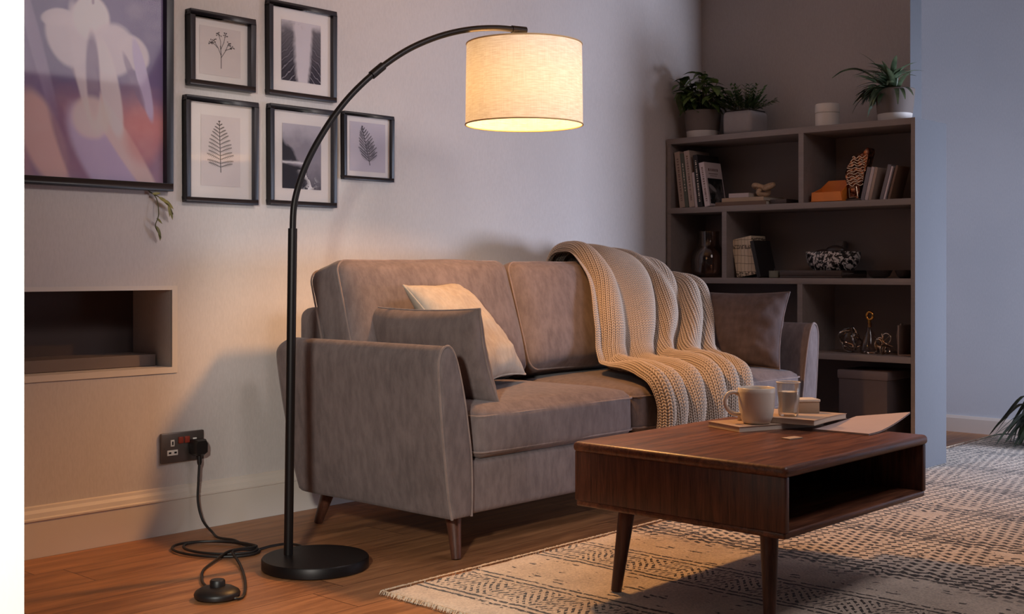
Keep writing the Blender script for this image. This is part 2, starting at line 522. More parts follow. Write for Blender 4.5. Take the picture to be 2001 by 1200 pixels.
# ------------------------------------------------------------------ rug
def make_rug():
    x0, x1, y0, y1 = 2.205, 6.52, -.6, 2.51
    t = thing('rug', 'large cream woven rug with black tribal line pattern under the coffee table', 'rug', (x0, y0, 0))
    nx, ny = 216, 156
    v = []; f = []
    for j in range(ny + 1):
        for i in range(nx + 1):
            x = (x1 - x0) * i / nx; y = (y1 - y0) * j / ny
            wob = .006 * math.sin(y * 9) + .004 * math.sin(y * 31)
            e = min(i, nx - i, j, ny - j)
            z = .012 if e > 0 else .001
            z += .0018 * mnoise.noise((x * 40, y * 40, 0)) if e > 0 else 0
            if i == 0: x += wob
            if j == ny: y += .004 * math.sin(x * 14) + .003 * math.sin(x * 40)
            v.append((x, y, z))
    for j in range(ny):
        for i in range(nx):
            a = j * (nx + 1) + i; f.append((a, a + 1, a + nx + 2, a + nx + 1))
    mesh('pile', v, f, M['rug'], t)
    # short wool fringe on the near short edge and the long edge by the sofa
    gq = G()
    def tuft(p, d, L):
        d = Vector(d); s = Vector((-d.y, d.x, 0)) * .0035
        p = Vector(p); a = p + Vector((0, 0, .012)); e = p + d * L + Vector((random.uniform(-.004, .004), random.uniform(-.004, .004), .003))
        m = (a + e) / 2 + Vector((0, 0, .006))
        gq.add([a - s, a + s, m - s, m + s, e], [(0, 1, 3, 2), (2, 3, 4)])
    for k in range(900):
        y = (y1 - y0) * k / 900
        tuft((.004 + .006 * math.sin(y * 9), y, 0), Vector((-1, random.uniform(-.5, .5), 0)).normalized(), random.uniform(.008, .02))
    for k in range(900):
        x = (x1 - x0) * k / 900
        tuft((x, y1 - y0 - .003, 0), Vector((random.uniform(-.6, .6), 1, 0)).normalized(), random.uniform(.006, .016))
    tag(gq.done('fringe', M['rug_fringe'], t), kind='stuff')
make_rug()


# ------------------------------------------------------------------ sofa
def cushion_box(sx, sy, sz, r, bulge, n=20, seed=0, wr=.004, bx=0, by=0):
    """rounded, filled upholstery block centred on its base; bulge=(top, front) swelling"""
    hx, hy, hz = sx / 2, sy / 2, sz / 2
    bm = bmesh.new(); bmesh.ops.create_cube(bm, size=2)
    bmesh.ops.subdivide_edges(bm, edges=bm.edges, cuts=n, use_grid_fill=True)
    for q in bm.verts:
        p = q.co.copy()
        # push grid lines towards the rims so the roundings stay smooth
        p = Vector([math.copysign(abs(c) ** .72, c) for c in p])
        w = Vector((p.x * hx, p.y * hy, p.z * hz))
        inn = Vector((max(-hx + r, min(hx - r, w.x)), max(-hy + r, min(hy - r, w.y)), max(-hz + r, min(hz - r, w.z))))
        d = w - inn
        if d.length > 1e-9: w = inn + d.normalized() * r
        a, b, c = p.x, p.y, p.z
        w.z += (bulge[0] if c > 0 else bulge[0] * .2) * max(0, c) * (1 - a ** 4) * (1 - b ** 4)
        w.y -= bulge[1] * max(0, -b) * (1 - a ** 4) * (1 - c ** 4)
        w.x += (bx) * a * (1 - b ** 2) * (1 - c ** 2)
        nz = mnoise.noise((w.x * 5 + seed, w.y * 5, w.z * 5)) * wr + mnoise.noise((w.x * 14, w.y * 14 + seed, w.z * 14)) * wr * .4
        w += Vector((a, b, c)).normalized() * nz
        q.co = w
    me = bpy.data.meshes.new('c'); bm.to_mesh(me); bm.free()
    return me


def seam_loop(sx, sy, z, r, n=10, off=0.0):
    pts = []
    for cx, cy, a0 in ((1, 1, 0), (-1, 1, 90), (-1, -1, 180), (1, -1, 270)):
        for k in range(n + 1):
            a = math.radians(a0 + 90 * k / n)
            pts.append((cx * (sx / 2 - r) + math.cos(a) * (r + off), cy * (sy / 2 - r) + math.sin(a) * (r + off), z))
    return pts


def make_sofa():
    t = thing('sofa', 'mauve grey velvet two seater sofa with flared arms and tapered wooden legs', 'sofa', (3.64, 3.0, 0))
    O = Vector((3.64, 3.0, 0))
    # seat base rail
    gq = G().box(2.60, 4.68, 2.612, 3.38, .137, .305)
    gq.done('seat_base', M['sofa'], t, world=True, bevel=.02, seg=4)
    gq = G().box(2.615, 4.665, 3.25, 3.42, .2, .755)
    gq.done('back_frame', M['sofa'], t, world=True, bevel=.04, seg=5)
    # arms: (x outwards from the sofa's left side, z) of the front face
    prof = [(.066, .137), (.052, .20), (.038, .30), (.024, .42), (.014, .53), (.010, .59), (.014, .625), (.026, .648), (.045, .657), (.062, .65),
            (.080, .622), (.098, .57), (.118, .49), (.134, .40), (.146, .32), (.150, .22), (.148, .137)]
    dense = spline([(a, 0, b) for a, b in prof], 4)
    cx = sum(p.x for p in dense) / len(dense); cz = .36
    def ring(inset, y_of):
        out = []
        for p in dense:
            d = Vector((p.x - .08, 0, p.z - cz)); L = d.length
            # move towards the middle by `inset`
            ix = p.x + (.08 - p.x) * min(1, inset / .07); iz = p.z + (cz - p.z) * min(1, inset / .26)
            out.append((ix, y_of(iz), iz))
        return out
    yb = lambda z: 3.355 + .075 * (z - .137) / .52 - .05 * max(0, (z - .60) / .057) ** 2
    for side in (-1, 1):
        def wx(x): return 2.50 + x if side < 0 else 4.79 - x
        rings = []
        for ins, dy in ((.0, .012), (.0, .030)): pass
        R = [(.055, .0, 0), (.02, .0, 0), (.006, .002, 0), (0, .010, 0), (0, .05, 0)]
        fr = [ring(i, lambda z, d=d: 2.598 + d) for i, d, _ in R]
        mid = [ring(0, lambda z, k=k: 2.648 + (yb(z) - .05 - 2.648) * k) for k in (.2, .4, .6, .8, 1.0)]
        bk = [ring(i, lambda z, d=d: yb(z) - d) for i, d in ((.002, .03), (.010, .012), (.03, .002), (.055, 0))]
        allr = fr + mid + bk; n = len(dense); v = []; f = []
        for rr in allr:
            for p in rr:
                nz = .003 * mnoise.noise((p[0] * 6, p[1] * 6, p[2] * 6 + side))
                v.append((wx(p[0] + nz), p[1], p[2]))
        for i in range(len(allr) - 1):
            for j in range(n):
                q = (i * n + j, i * n + (j + 1) % n, (i + 1) * n + (j + 1) % n, (i + 1) * n + j)
                f.append(q)
        f.append(tuple(range(n))); f.append(tuple(reversed(range((len(allr) - 1) * n, len(allr) * n))))
        o = mesh('armrest', v, f, M['sofa'], t, True, True)
        bm = bmesh.new(); bm.from_mesh(o.data); bmesh.ops.recalc_face_normals(bm, faces=bm.faces); bm.to_mesh(o.data); bm.free()
        path = [(wx(p.x), 2.603, p.z) for p in dense]
        pg = G().tube(path, .0042, 8)
        p_ = pg.done('piping', M['piping'], o, world=False)
        p_.data.transform(Matrix.Translation(-O))
    # seat cushions
    for (xl, xr, sd) in ((2.672, 3.458, 1), (3.468, 4.625, 2)):
        sx = xr - xl; me = cushion_box(sx, .64, .158, .035, (.022, .012), 18, sd, .004)
        me.transform(Matrix.Translation(((xl + xr) / 2, 2.915, .382)))
        o = link('seat_cushion', me, M['sofa'], t, True, True)
        for z in (.436, .326):
            pts = [(a + (xl + xr) / 2, b + 2.915 - (.003 if b < 0 else 0), z) for a, b, _ in seam_loop(sx, .64, z, .035, 8, .0005)]
            q = G().tube(pts, .0032, 6, closed=True).done('piping', M['piping'], o)
            q.data.transform(Matrix.Translation(-O))
    # back cushions, leaning back
    for (xl, xr, sd, hh) in ((2.612, 3.447, 5, .445), (3.455, 4.50, 9, .44)):
        sx = xr - xl; me = cushion_box(sx, .19, hh, .05, (.004, .035), 18, sd, .007, bx=.0)
        Mt = Matrix.Translation(((xl + xr) / 2, 3.215, .69)) @ Matrix.Rotation(math.radians(-17), 4, 'X')
        me.transform(Mt)
        o = link('back_cushion', me, M['sofa'], t, True, True)
        for yy in (-.068, .07):
            pts = [Mt @ Vector((a, yy, b)) for a, b, _ in seam_loop(sx, hh, 0, .05, 8, -.006 if yy < 0 else .0)]
            q = G().tube(pts, .0034, 6, closed=True).done('piping', M['piping'], o)
            q.data.transform(Matrix.Translation(-O))
    # legs
    for (x, y, sx, sy) in ((2.645, 2.68, -.35, -.5), (4.63, 2.68, .35, -.5), (2.70, 3.34, -.3, 1), (4.58, 3.34, .3, 1)):
        pts = [Vector((x, y, .14)), Vector((x + sx * .01, y + sy * .02, .09)), Vector((x + sx * .035, y + sy * .055, .002))]
        G().tube(spline(pts, 4), [.029 - .0145 * k / 8 for k in range(9)], 20).done('leg', M['leg_wood'], t, world=True)
make_sofa()


def pillow_mesh(w, h, th, seed=0, n=34, pinch=.07, wr=.012, sag=0, crink=0.0):
    v = []; f = []
    def shape(a, b, s):
        e = ((1 - abs(a) ** 2.6) * (1 - abs(b) ** 2.6))
        z = s * th / 2 * max(0, e) ** .48
        x = w / 2 * a * (1 - pinch * (1 - b * b)); y = h / 2 * b * (1 - pinch * (1 - a * a))
        nz = mnoise.noise((a * 2.2 + seed, b * 2.2, s)) * wr + mnoise.noise((a * 6 + seed, b * 6, s * 2)) * wr * .55
        edge = abs(a) ** 4 * .5 + abs(b) ** 4 * .5
        cr = math.sin((a * 1.3 + b) * 17 + seed) * .004 * edge * e
        z += (nz * e ** .4 + cr * 3) * s
        if crink: z += s * crink * max(0, a) ** 3 * e ** .5 * (math.sin(b * 15 + a * 6) + .7 * math.sin(b * 9 - a * 14 + 1))
        y -= sag * (1 - a * a) * max(0, b)
        return (x, y, z)
    N = n + 1
    gr = [math.sin((i / n - .5) * PI) for i in range(N)]
    idx = {}
    for s in (1, -1):
        for j in range(N):
            for i in range(N):
                rim = i in (0, n) or j in (0, n)
                if rim and s < 0: idx[(s, i, j)] = idx[(1, i, j)]; continue
                idx[(s, i, j)] = len(v); v.append(shape(gr[i], gr[j], s))
    for s in (1, -1):
        for j in range(n):
            for i in range(n):
                q = (idx[(s, i, j)], idx[(s, i + 1, j)], idx[(s, i + 1, j + 1)], idx[(s, i, j + 1)])
                f.append(q if s > 0 else q[::-1])
    rim = [v[idx[(1, i, 0)]] for i in range(n)] + [v[idx[(1, n, j)]] for j in range(n)] + [v[idx[(1, i, n)]] for i in range(n, 0, -1)] + [v[idx[(1, 0, j)]] for j in range(n, 0, -1)]
    return v, f, rim


def pillow(label, c, e1, e2, w, h, th, mat, pipe, seed, **k):
    Mt = frame_matrix(c, e1, e2)
    zmin = 0
    t = thing('throw_pillow', label, 'cushion', (c[0], c[1], c[2] - h * .4), 'throw pillows on the sofa')
    v, f, rim = pillow_mesh(w, h, th, seed, **k)
    o = mesh('cover', [Mt @ Vector(p) for p in v], f, mat, t, True, True)
    q = G().tube([Mt @ Vector(p) for p in rim], .0035, 6, closed=True).done('piping', pipe, t, world=True)

pillow('mauve grey oblong throw pillow lying along the left armrest', (2.765, 2.915, .612), (-.01, .53, 0), (-.085, .02, .285), .545, .315, .15, M['pillow_grey'], M['piping'], 3)
pillow('cream linen square throw pillow leaning behind the grey oblong one', (3.0, 2.972, .672), (.924, .383, .02), (-.244, .591, .766), .43, .43, .15, M['cream'], M['cream'], 11, pinch=.1)
pillow('mauve grey pillow with crinkled edge against the right armrest', (4.525, 2.865, .632), (.045, -.445, .0), (.10, .01, .315), .47, .335, .15, M['pillow_dark'], M['pillow_grey'], 21, wr=.014, n=48, crink=.012)


# ------------------------------------------------------------------ knitted throw
def make_blanket():
    #        XL     XR     L(Y, z)        R(Y, z)
    st = [(3.98, 4.56, 3.47, .74, 3.44, .60),
          (3.965, 4.56, 3.455, .87, 3.42, .72),
          (3.945, 4.56, 3.40, .945, 3.34, .79),
          (3.92, 4.56, 3.31, .958, 3.24, .822),
          (3.87, 4.56, 3.21, .940, 3.13, .828),
          (3.825, 4.555, 3.13, .875, 3.04, .80),
          (3.78, 4.53, 3.07, .78, 2.985, .72),
          (3.735, 4.49, 3.02, .665, 2.94, .62),
          (3.705, 4.45, 2.99, .57, 2.90, .545),
          (3.69, 4.42, 2.945, .515, 2.86, .512),
          (3.66, 4.38, 2.87, .500, 2.80, .500),
          (3.605, 4.32, 2.77, .500, 2.72, .500),
          (3.55, 4.24, 2.66, .495, 2.64, .495),
          (3.51, 4.17, 2.58, .475, 2.575, .475),
          (3.505, 4.13, 2.545, .41, 2.545, .41),
          (3.51, 4.11, 2.54, .33, 2.54, .33),
          (3.515, 4.09, 2.54, .25, 2.54, .25)]
    A = np.array(st)
    nv, nu = 1000, 545
    # cubic resample of the stations, by arc length
    d = np.r_[0, np.cumsum(np.hypot(np.diff(A[:, 2]), np.diff(A[:, 3])))]
    s = np.linspace(0, d[-1], nv)
    def cub(y):
        m = np.gradient(y, d)
        i = np.clip(np.searchsorted(d, s) - 1, 0, len(d) - 2); h = d[i + 1] - d[i]; t = (s - d[i]) / h
        return (2 * t**3 - 3 * t**2 + 1) * y[i] + (t**3 - 2 * t**2 + t) * h * m[i] + (-2 * t**3 + 3 * t**2) * y[i + 1] + (t**3 - t**2) * h * m[i + 1]
    XL, XR, LY, LZ, RY, RZ = [cub(A[:, k]) for k in range(6)]
    u = np.linspace(0, 1, nu)
    U, S = np.meshgrid(u, s)
    k = np.clip((U - .60) / .22, 0, 1); k = k * k * (3 - 2 * k)
    wob = .010 * np.sin(S * 11) + .006 * np.sin(S * 23 + 1)
    Xc = XL[:, None] + (XR - XL)[:, None] * U + wob * (1 - 2 * U)
    Y = LY[:, None] * (1 - k) + RY[:, None] * k
    Z = LZ[:, None] * (1 - k) + RZ[:, None] * k
    P = np.stack([Xc, Y, Z], -1)
    def normals(P):
        a = np.gradient(P, axis=1); b = np.gradient(P, axis=0)
        nn = np.cross(a, b); nn /= np.linalg.norm(nn, axis=-1, keepdims=True) + 1e-9
        return nn
    nn = normals(P)
    sign = -1.0 if nn[nv // 2, nu // 2, 1] > 0 or nn[nv // 2, nu // 2, 2] < 0 else 1.0
    nn *= sign
    # gathered folds running down the throw
    ph = U * 5.3 + .30 * np.sin(S * 3.4 + U * 5) + .10 * np.sin(S * 8) + .25 * np.sin(U * 7.3)
    fold = (.5 + .5 * np.cos(2 * PI * ph)) ** 1.0
    amp = .026 + .02 * (.5 + .5 * np.sin(U * 9 + S * 2)) + .016 * np.clip((S - .35) / .5, 0, 1)
    edge = np.clip(np.minimum(U, 1 - U) / .05, 0, 1)
    P = P + nn * (fold * amp * (.35 + .65 * edge))[..., None]
    # deep valley between the two lobes
    val = np.exp(-((U - .70 + .05 * np.sin(S * 5)) / .025) ** 2) * np.clip((s[:, None] - .12) / .15, 0, 1) * np.clip((.80 - S) / .2, 0, 1)
    P = P - nn * (val * .022)[..., None]
    # soft sideways gathering so stripes bunch together
    P[..., 0] += .014 * np.sin(2 * PI * ph) * edge
    nn = normals(P); nn *= sign
    # stocking stitch
    wid = 68.0; row = .0095
    c = U * wid; fc = c - np.floor(c); r = S / row
    vee = np.abs(fc - .5) * 2
    rr = r + vee * .9 + .06 * np.sin(c * 1.7 + r * .3)
    fr = rr - np.floor(rr)
    hgt = np.sin(PI * fr) ** .7 * (np.sin(PI * np.clip(np.abs(vee - .5) * -2 + 1, 0, 1) / 2) * .65 + .35)
    hgt = hgt * np.clip(vee * 6, .1, 1)
    P = P + nn * (hgt * .0055)[..., None]
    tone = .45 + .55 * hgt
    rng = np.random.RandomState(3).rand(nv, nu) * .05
    c0 = np.array(lin(40, 29, 25)[:3]); c1 = np.array(lin(212, 194, 178)[:3])  # shade in the gaps between stitches is put into the colour
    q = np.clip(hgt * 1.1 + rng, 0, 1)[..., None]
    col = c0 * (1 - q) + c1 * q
    verts = P.reshape(-1, 3) - np.array([4.0, 3.0, .46])
    i = np.arange((nv - 1) * (nu - 1)); a = (i // (nu - 1)) * nu + i % (nu - 1)
    faces = np.stack([a, a + 1, a + nu + 1, a + nu], -1)
    if sign < 0: faces = faces[:, ::-1]
    me = bpy.data.meshes.new('throw_blanket')
    me.vertices.add(len(verts)); me.vertices.foreach_set('co', verts.ravel())
    me.loops.add(faces.size); me.loops.foreach_set('vertex_index', faces.ravel().astype(np.int32))
    me.polygons.add(len(faces)); me.polygons.foreach_set('loop_start', np.arange(0, faces.size, 4, dtype=np.int32))
    me.update(calc_edges=True); me.validate()
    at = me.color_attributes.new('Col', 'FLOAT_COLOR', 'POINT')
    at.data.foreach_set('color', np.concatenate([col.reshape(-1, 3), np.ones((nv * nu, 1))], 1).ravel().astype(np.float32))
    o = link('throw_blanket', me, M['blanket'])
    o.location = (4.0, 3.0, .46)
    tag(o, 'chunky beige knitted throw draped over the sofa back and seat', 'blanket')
make_blanket()


# ------------------------------------------------------------------ arc floor lamp
SX, SY = 3.05, 2.75
def make_lamp():
    t = thing('floor_lamp', 'black metal arc floor lamp with round base and linen drum shade', 'lamp', (2.279, 2.889, 0))
    G().lathe([(0, .001), (.154, .001), (.158, .004), (.158, .030), (.155, .034), (0, .034)], 72, 2.279, 2.889).done('base', M['black_metal'], t, world=True)
    pole = [(2.241, 2.97, .033), (2.2475, 2.968, .52), (2.254, 2.966, 1.008)]
    G().tube(pole, .0138, 24).done('pole', M['black_metal'], t, world=True)
    arc = [(2.254, 2.966, .99), (2.258, 2.965, 1.076), (2.277, 2.960, 1.152), (2.305, 2.952, 1.222), (2.342, 2.942, 1.29), (2.388, 2.930, 1.360),
           (2.447, 2.914, 1.432), (2.525, 2.893, 1.506), (2.613, 2.869, 1.572), (2.695, 2.846, 1.617), (2.778, 2.824, 1.650), (2.860, 2.802, 1.672),
           (2.940, 2.780, 1.684), (3.002, 2.763, 1.687), (3.048, 2.7505, 1.688)]
    G().tube(spline(arc, 6), .0098, 18).done('arm', M['black_metal'], t, world=True)
    a, b = Vector((2.506, 2.898, 1.489)), Vector((2.544, 2.888, 1.522))
    G().tube([a, b], .0135, 18).done('joint_sleeve', M['black_metal'], t, world=True)
    gq = G().tube([(3.003, 2.763, 1.687), (3.056, 2.7485, 1.688)], .0125, 16)
    gq.tube([(SX, SY, 1.690), (SX, SY, 1.655)], .009, 16)
    gq.done('arm_end', M['black_metal'], t, world=True)
    G().lathe([(0, 1.662), (.012, 1.662), (.022, 1.655), (.030, 1.642), (.030, 1.634), (0, 1.634)], 32, SX, SY).done('shade_cap', M['black_metal'], t, world=True)
    R0, R1, z0, z1 = .197, .1935, 1.371, 1.640
    sh = G().open_lathe([(R0, z0), (R0 - .001, z0 + .09), (R0 - .002, z0 + .18), (R1, z1)], 96, 0, 0, -z0).done('shade', M['shade'], t)
    sh.location = (SX - 2.279, SY - 2.889, z0)
    for r, z in ((R0, z0), (R1, z1)):
        ring = [(r * math.cos(2 * PI * k / 96), r * math.sin(2 * PI * k / 96), z - z0) for k in range(96)]
        G().tube(ring, .0026, 8, closed=True).done('rim', M['shade_trim'], sh)
    gq = G()
    for k in range(3):
        a = 2 * PI * k / 3 + .4
        gq.tube([(0, 0, 1.634 - z0), (R1 * math.cos(a), R1 * math.sin(a), 1.634 - z0)], .002, 6)
    gq.done('spider_fitting', M['black_metal'], sh)
    G().lathe([(0, 1.634), (.02, 1.634), (.022, 1.60), (.018, 1.585), (0, 1.585)], 20, SX, SY).done('bulb_holder', M['black_metal'], t, world=True)
    G().lathe([(.012, 1.585), (.022, 1.57), (.028, 1.55), (.024, 1.53), (.012, 1.518), (0, 1.515)], 20, SX, SY).done('bulb', M['bulb'], t, world=True)
make_lamp()


# ------------------------------------------------------------------ socket and cord
def make_socket():
    t = thing('wall_socket', 'brushed steel double wall socket above the skirting', 'socket', (2.291, 3.622, .236))
    G().box(2.209, 2.373, 3.617, 3.629, .237, .337).done('face_plate', M['steel'], t, world=True, bevel=.003)
    for x in (2.281, 2.305):
        G().box(x - .009, x + .009, 3.611, 3.618, .300, .322).done('switch', M['red_plastic'], t, world=True, bevel=.0015)
    for cx in (2.25, 2.336):
        for a, b, c, d_ in ((-.007, .007, .292, .314), (-.020, .020, .262, .280)):
            o = G().box(cx + a, cx + b, 3.6145, 3.618, c, d_).done('socket_insert', M['white_plastic'], t, world=True, bevel=.0008)
            for e, f_, g_, h_ in (((-.0025, .0025, .297, .309),) if a > -.01 else ((-.015, -.006, .268, .274), (.006, .015, .268, .274))):
                q = G().box(cx + e, cx + f_, 3.6135, 3.615, g_, h_).done('slot', M['slot'], o); q.data.transform(Matrix.Translation((-2.291, -3.622, -.236)))
    for x in (2.222, 2.36):
        G().tube([(x, 3.6155, .287), (x, 3.618, .287)], .003, 10).done('screw', M['steel'], t, world=True)
make_socket()

def make_cord():
    t = thing('power_cord', 'black lamp flex with mains plug, coiled on the oak floor', 'cord', (2.3, 3.3, 0))
    pg = G()
    prof = [(-.026, -.022), (-.027, .012), (-.02, .026), (.02, .026), (.027, .012), (.026, -.022), (.012, -.03), (-.012, -.03)]
    v = []; f = []
    for y, s in ((3.613, .95), (3.60, 1.0), (3.578, .96), (3.570, .80)):
        for a, b in prof: v.append((2.336 + a * s, y, .285 + b * s))
    for i in range(3):
        for j in range(8): f.append((i * 8 + j, i * 8 + (j + 1) % 8, (i + 1) * 8 + (j + 1) % 8, (i + 1) * 8 + j))
    f += [tuple(range(8)), tuple(reversed(range(24, 32)))]
    pg.add(v, f).tube([(2.336, 3.590, .258), (2.336, 3.588, .232), (2.335, 3.587, .224)], [.009, .008, .006], 12)
    o = pg.done('plug', M['black_plastic'], t, world=True)
    bm = bmesh.new(); bm.from_mesh(o.data); bmesh.ops.recalc_face_normals(bm, faces=bm.faces); bm.to_mesh(o.data); bm.free()
    Z = .0055
    L1 = [(2.335, 3.587, .228), (2.328, 3.582, .17), (2.322, 3.575, .10), (2.328, 3.555, .040), (2.328, 3.50, .010), (2.305, 3.43, Z), (2.318, 3.36, Z), (2.30, 3.285, Z)]
    # two turns of the coil
    cx, cy = 2.2, 3.29
    e1 = Vector((.085, -.112, 0)); e2 = Vector((.058, .088, 0))
    coil = []
    for k in range(0, 25):
        a = math.radians(8 - k * 30); s = 1.0 - .10 * (k / 24) if k < 13 else .94
        w_ = max(0, min(1, (k - 9) / 5)); s = 1 - .16 * w_; p = Vector((cx + .012 * w_, cy - .006 * w_, Z + .0035 * (k / 12))) + e1 * s * math.cos(a) + e2 * s * math.sin(a)
        coil.append(tuple(p))
    L2 = [(2.19, 3.195, Z + .012), (2.10, 3.145, Z + .004), (2.022, 3.085, Z), (1.952, 2.985, Z), (1.925, 2.92, Z), (1.918, 2.878, .010)]
    L3 = [(1.895, 2.765, .010), (1.913, 2.752, Z), (1.948, 2.776, Z), (2.028, 2.886, Z), (2.11, 3.02, Z), (2.155, 3.11, Z + .006), (2.178, 3.165, Z + .014), (2.215, 3.178, Z + .014), (2.29, 3.192, Z), (2.345, 3.20, Z), (2.40, 3.19, Z), (2.41, 3.13, Z), (2.355, 3.055, Z), (2.335, 3.042, .012)]
    G().tube(spline(L1 + coil + L2, 6), .0042, 8).done('flex', M['cable'], t, world=True)
    G().tube(spline(L3, 6), .0042, 8).done('flex', M['cable'], t, world=True)
    fs = G().lathe([(0, .001), (.050, .001), (.060, .006), (.0615, .014), (.058, .021), (.044, .029), (.024, .033), (0, .033)], 40, 1.886, 2.812).done('foot_switch', M['black_plastic'], t, world=True)
    q = G().lathe([(0, .03), (.0205, .03), (.0205, .046), (.0175, .050), (0, .050)], 28, 1.889, 2.815).done('button', M['black_plastic'], fs)
    q.data.transform(Matrix.Translation((-2.3, -3.3, 0)))
make_cord()


# ------------------------------------------------------------------ pictures
class Canvas:
    def __init__(s, w, h, base, asp):
        s.w, s.h = w, h; s.a = np.ones((h, w, 3)) * np.array(lin(*base)[:3])
        s.U, s.V = np.meshgrid(np.linspace(0, 1, w), np.linspace(0, 1, h)); s.asp = asp   # V up
    def blend(s, m, c):
        m = np.clip(m, 0, 1)[..., None]; s.a = s.a * (1 - m) + np.array(lin(*c)[:3]) * m
    def stroke(s, pts, w, c, al=1.0):
        """polyline with half width(s) w in units of canvas width"""
        for i in range(len(pts) - 1):
            (x0, y0), (x1, y1) = pts[i], pts[i + 1]
            w0 = w[i] if isinstance(w, (list, tuple)) else w
            m = .03 + w0
            j0 = max(0, int((min(y0, y1) - m / s.asp) * s.h)); j1 = min(s.h, int((max(y0, y1) + m / s.asp) * s.h) + 2)
            i0 = max(0, int((min(x0, x1) - m) * s.w)); i1 = min(s.w, int((max(x0, x1) + m) * s.w) + 2)
            if j0 >= j1 or i0 >= i1: continue
            U = s.U[j0:j1, i0:i1]; V = s.V[j0:j1, i0:i1] * s.asp
            dx, dy = x1 - x0, (y1 - y0) * s.asp; L = dx * dx + dy * dy + 1e-12
            t = np.clip(((U - x0) * dx + (V - y0 * s.asp) * dy) / L, 0, 1)
            d = np.hypot(U - x0 - t * dx, V - y0 * s.asp - t * dy)
            k = np.clip((w0 + .006 - d) / .008, 0, 1)[..., None] * al
            s.a[j0:j1, i0:i1] = s.a[j0:j1, i0:i1] * (1 - k) + np.array(lin(*c)[:3]) * k
    def blob(s, x, y, rx, ry, ang, c, soft=.5, al=1.0):
        a = math.radians(ang); X_ = s.U - x; Y_ = (s.V - y) * s.asp
        p = X_ * math.cos(a) + Y_ * math.sin(a); q = -X_ * math.sin(a) + Y_ * math.cos(a)
        d = np.sqrt((p / rx) ** 2 + (q / ry) ** 2)
        k = np.clip((1 + soft - d) / soft, 0, 1); s.blend(k * k * (3 - 2 * k) * al, c)


def fbm(U, V, sx, sy, seed, oct=4):
    r = np.random.RandomState(seed); o = np.zeros_like(U); am = 1; tot = 0
    for k in range(oct):
        n = 32; T = r.rand(n, n); x = (U * sx * 2 ** k) % n; y = (V * sy * 2 ** k) % n
        i = x.astype(int); j = y.astype(int); fx = x - i; fy = y - j; fx = fx * fx * (3 - 2 * fx); fy = fy * fy * (3 - 2 * fy)
        i1 = (i + 1) % n; j1 = (j + 1) % n
        o += am * ((T[j, i] * (1 - fx) + T[j, i1] * fx) * (1 - fy) + (T[j1, i] * (1 - fx) + T[j1, i1] * fx) * fy); tot += am; am *= .55
    return o / tot


def print_plane(cv, x0, x1, z0, z1, y, parent, name='print'):
    w, h = cv.w, cv.h
    Xs, Zs = np.meshgrid(np.linspace(x0, x1, w), np.linspace(z0, z1, h))
    v = np.stack([Xs, np.full_like(Xs, y), Zs], -1).reshape(-1, 3)
    i = np.arange((h - 1) * (w - 1)); a = (i // (w - 1)) * w + i % (w - 1)
    f = np.stack([a, a + 1, a + w + 1, a + w], -1)
    me = bpy.data.meshes.new(name); me.from_pydata(v.tolist(), [], f.tolist()); me.update()
    at = me.color_attributes.new('Col', 'FLOAT_COLOR', 'POINT')
    at.data.foreach_set('color', np.concatenate([cv.a.reshape(-1, 3), np.ones((w * h, 1))], 1).ravel().astype(np.float32))
    return link(name, me, M['print'], parent, False, True)


def leafy(cv, x0, y0, x1, y1, n, L, droop, c, w=.007, seed=1, fern=True):
    r = random.Random(seed)
    cv.stroke([(x0, y0), (x1, y1)], w * .8, c)
    for k in range(n):
        t = .10 + .88 * k / (n - 1); px = x0 + (x1 - x0) * t; py = y0 + (y1 - y0) * t
        env = math.sin(PI * min(1, (1 - t) * 1.02 + .0)) ** .6 if t > .3 else (.75 + .25 * t / .3)
        ll = L * env * (1 - .62 * max(0, (t - .25) / .75))
        for s in (-1, 1):
            ang = math.radians(22 + 26 * t + r.uniform(-4, 4) - droop)
            pts = []
            for q in range(9):
                e = q / 8
                pts.append((px + s * ll * e * math.cos(ang), py + (ll * e * math.sin(ang) - .05 * e * (1 - e) * -1 * droop / 20) / cv.asp))
            cv.stroke(pts, w * .55, c, .8)
            for q in range(1, 9):
                e = q / 8; bw = w * 3.4 * math.sin(PI * (.12 + .88 * (1 - e))) * (ll / L) + .001
                x, y = pts[q]
                for s2 in (-1, 1):
                    cv.stroke([(x, y), (x + s * bw * .9, y + s2 * bw * 1.2 / cv.asp)], w * .42, c, .7)


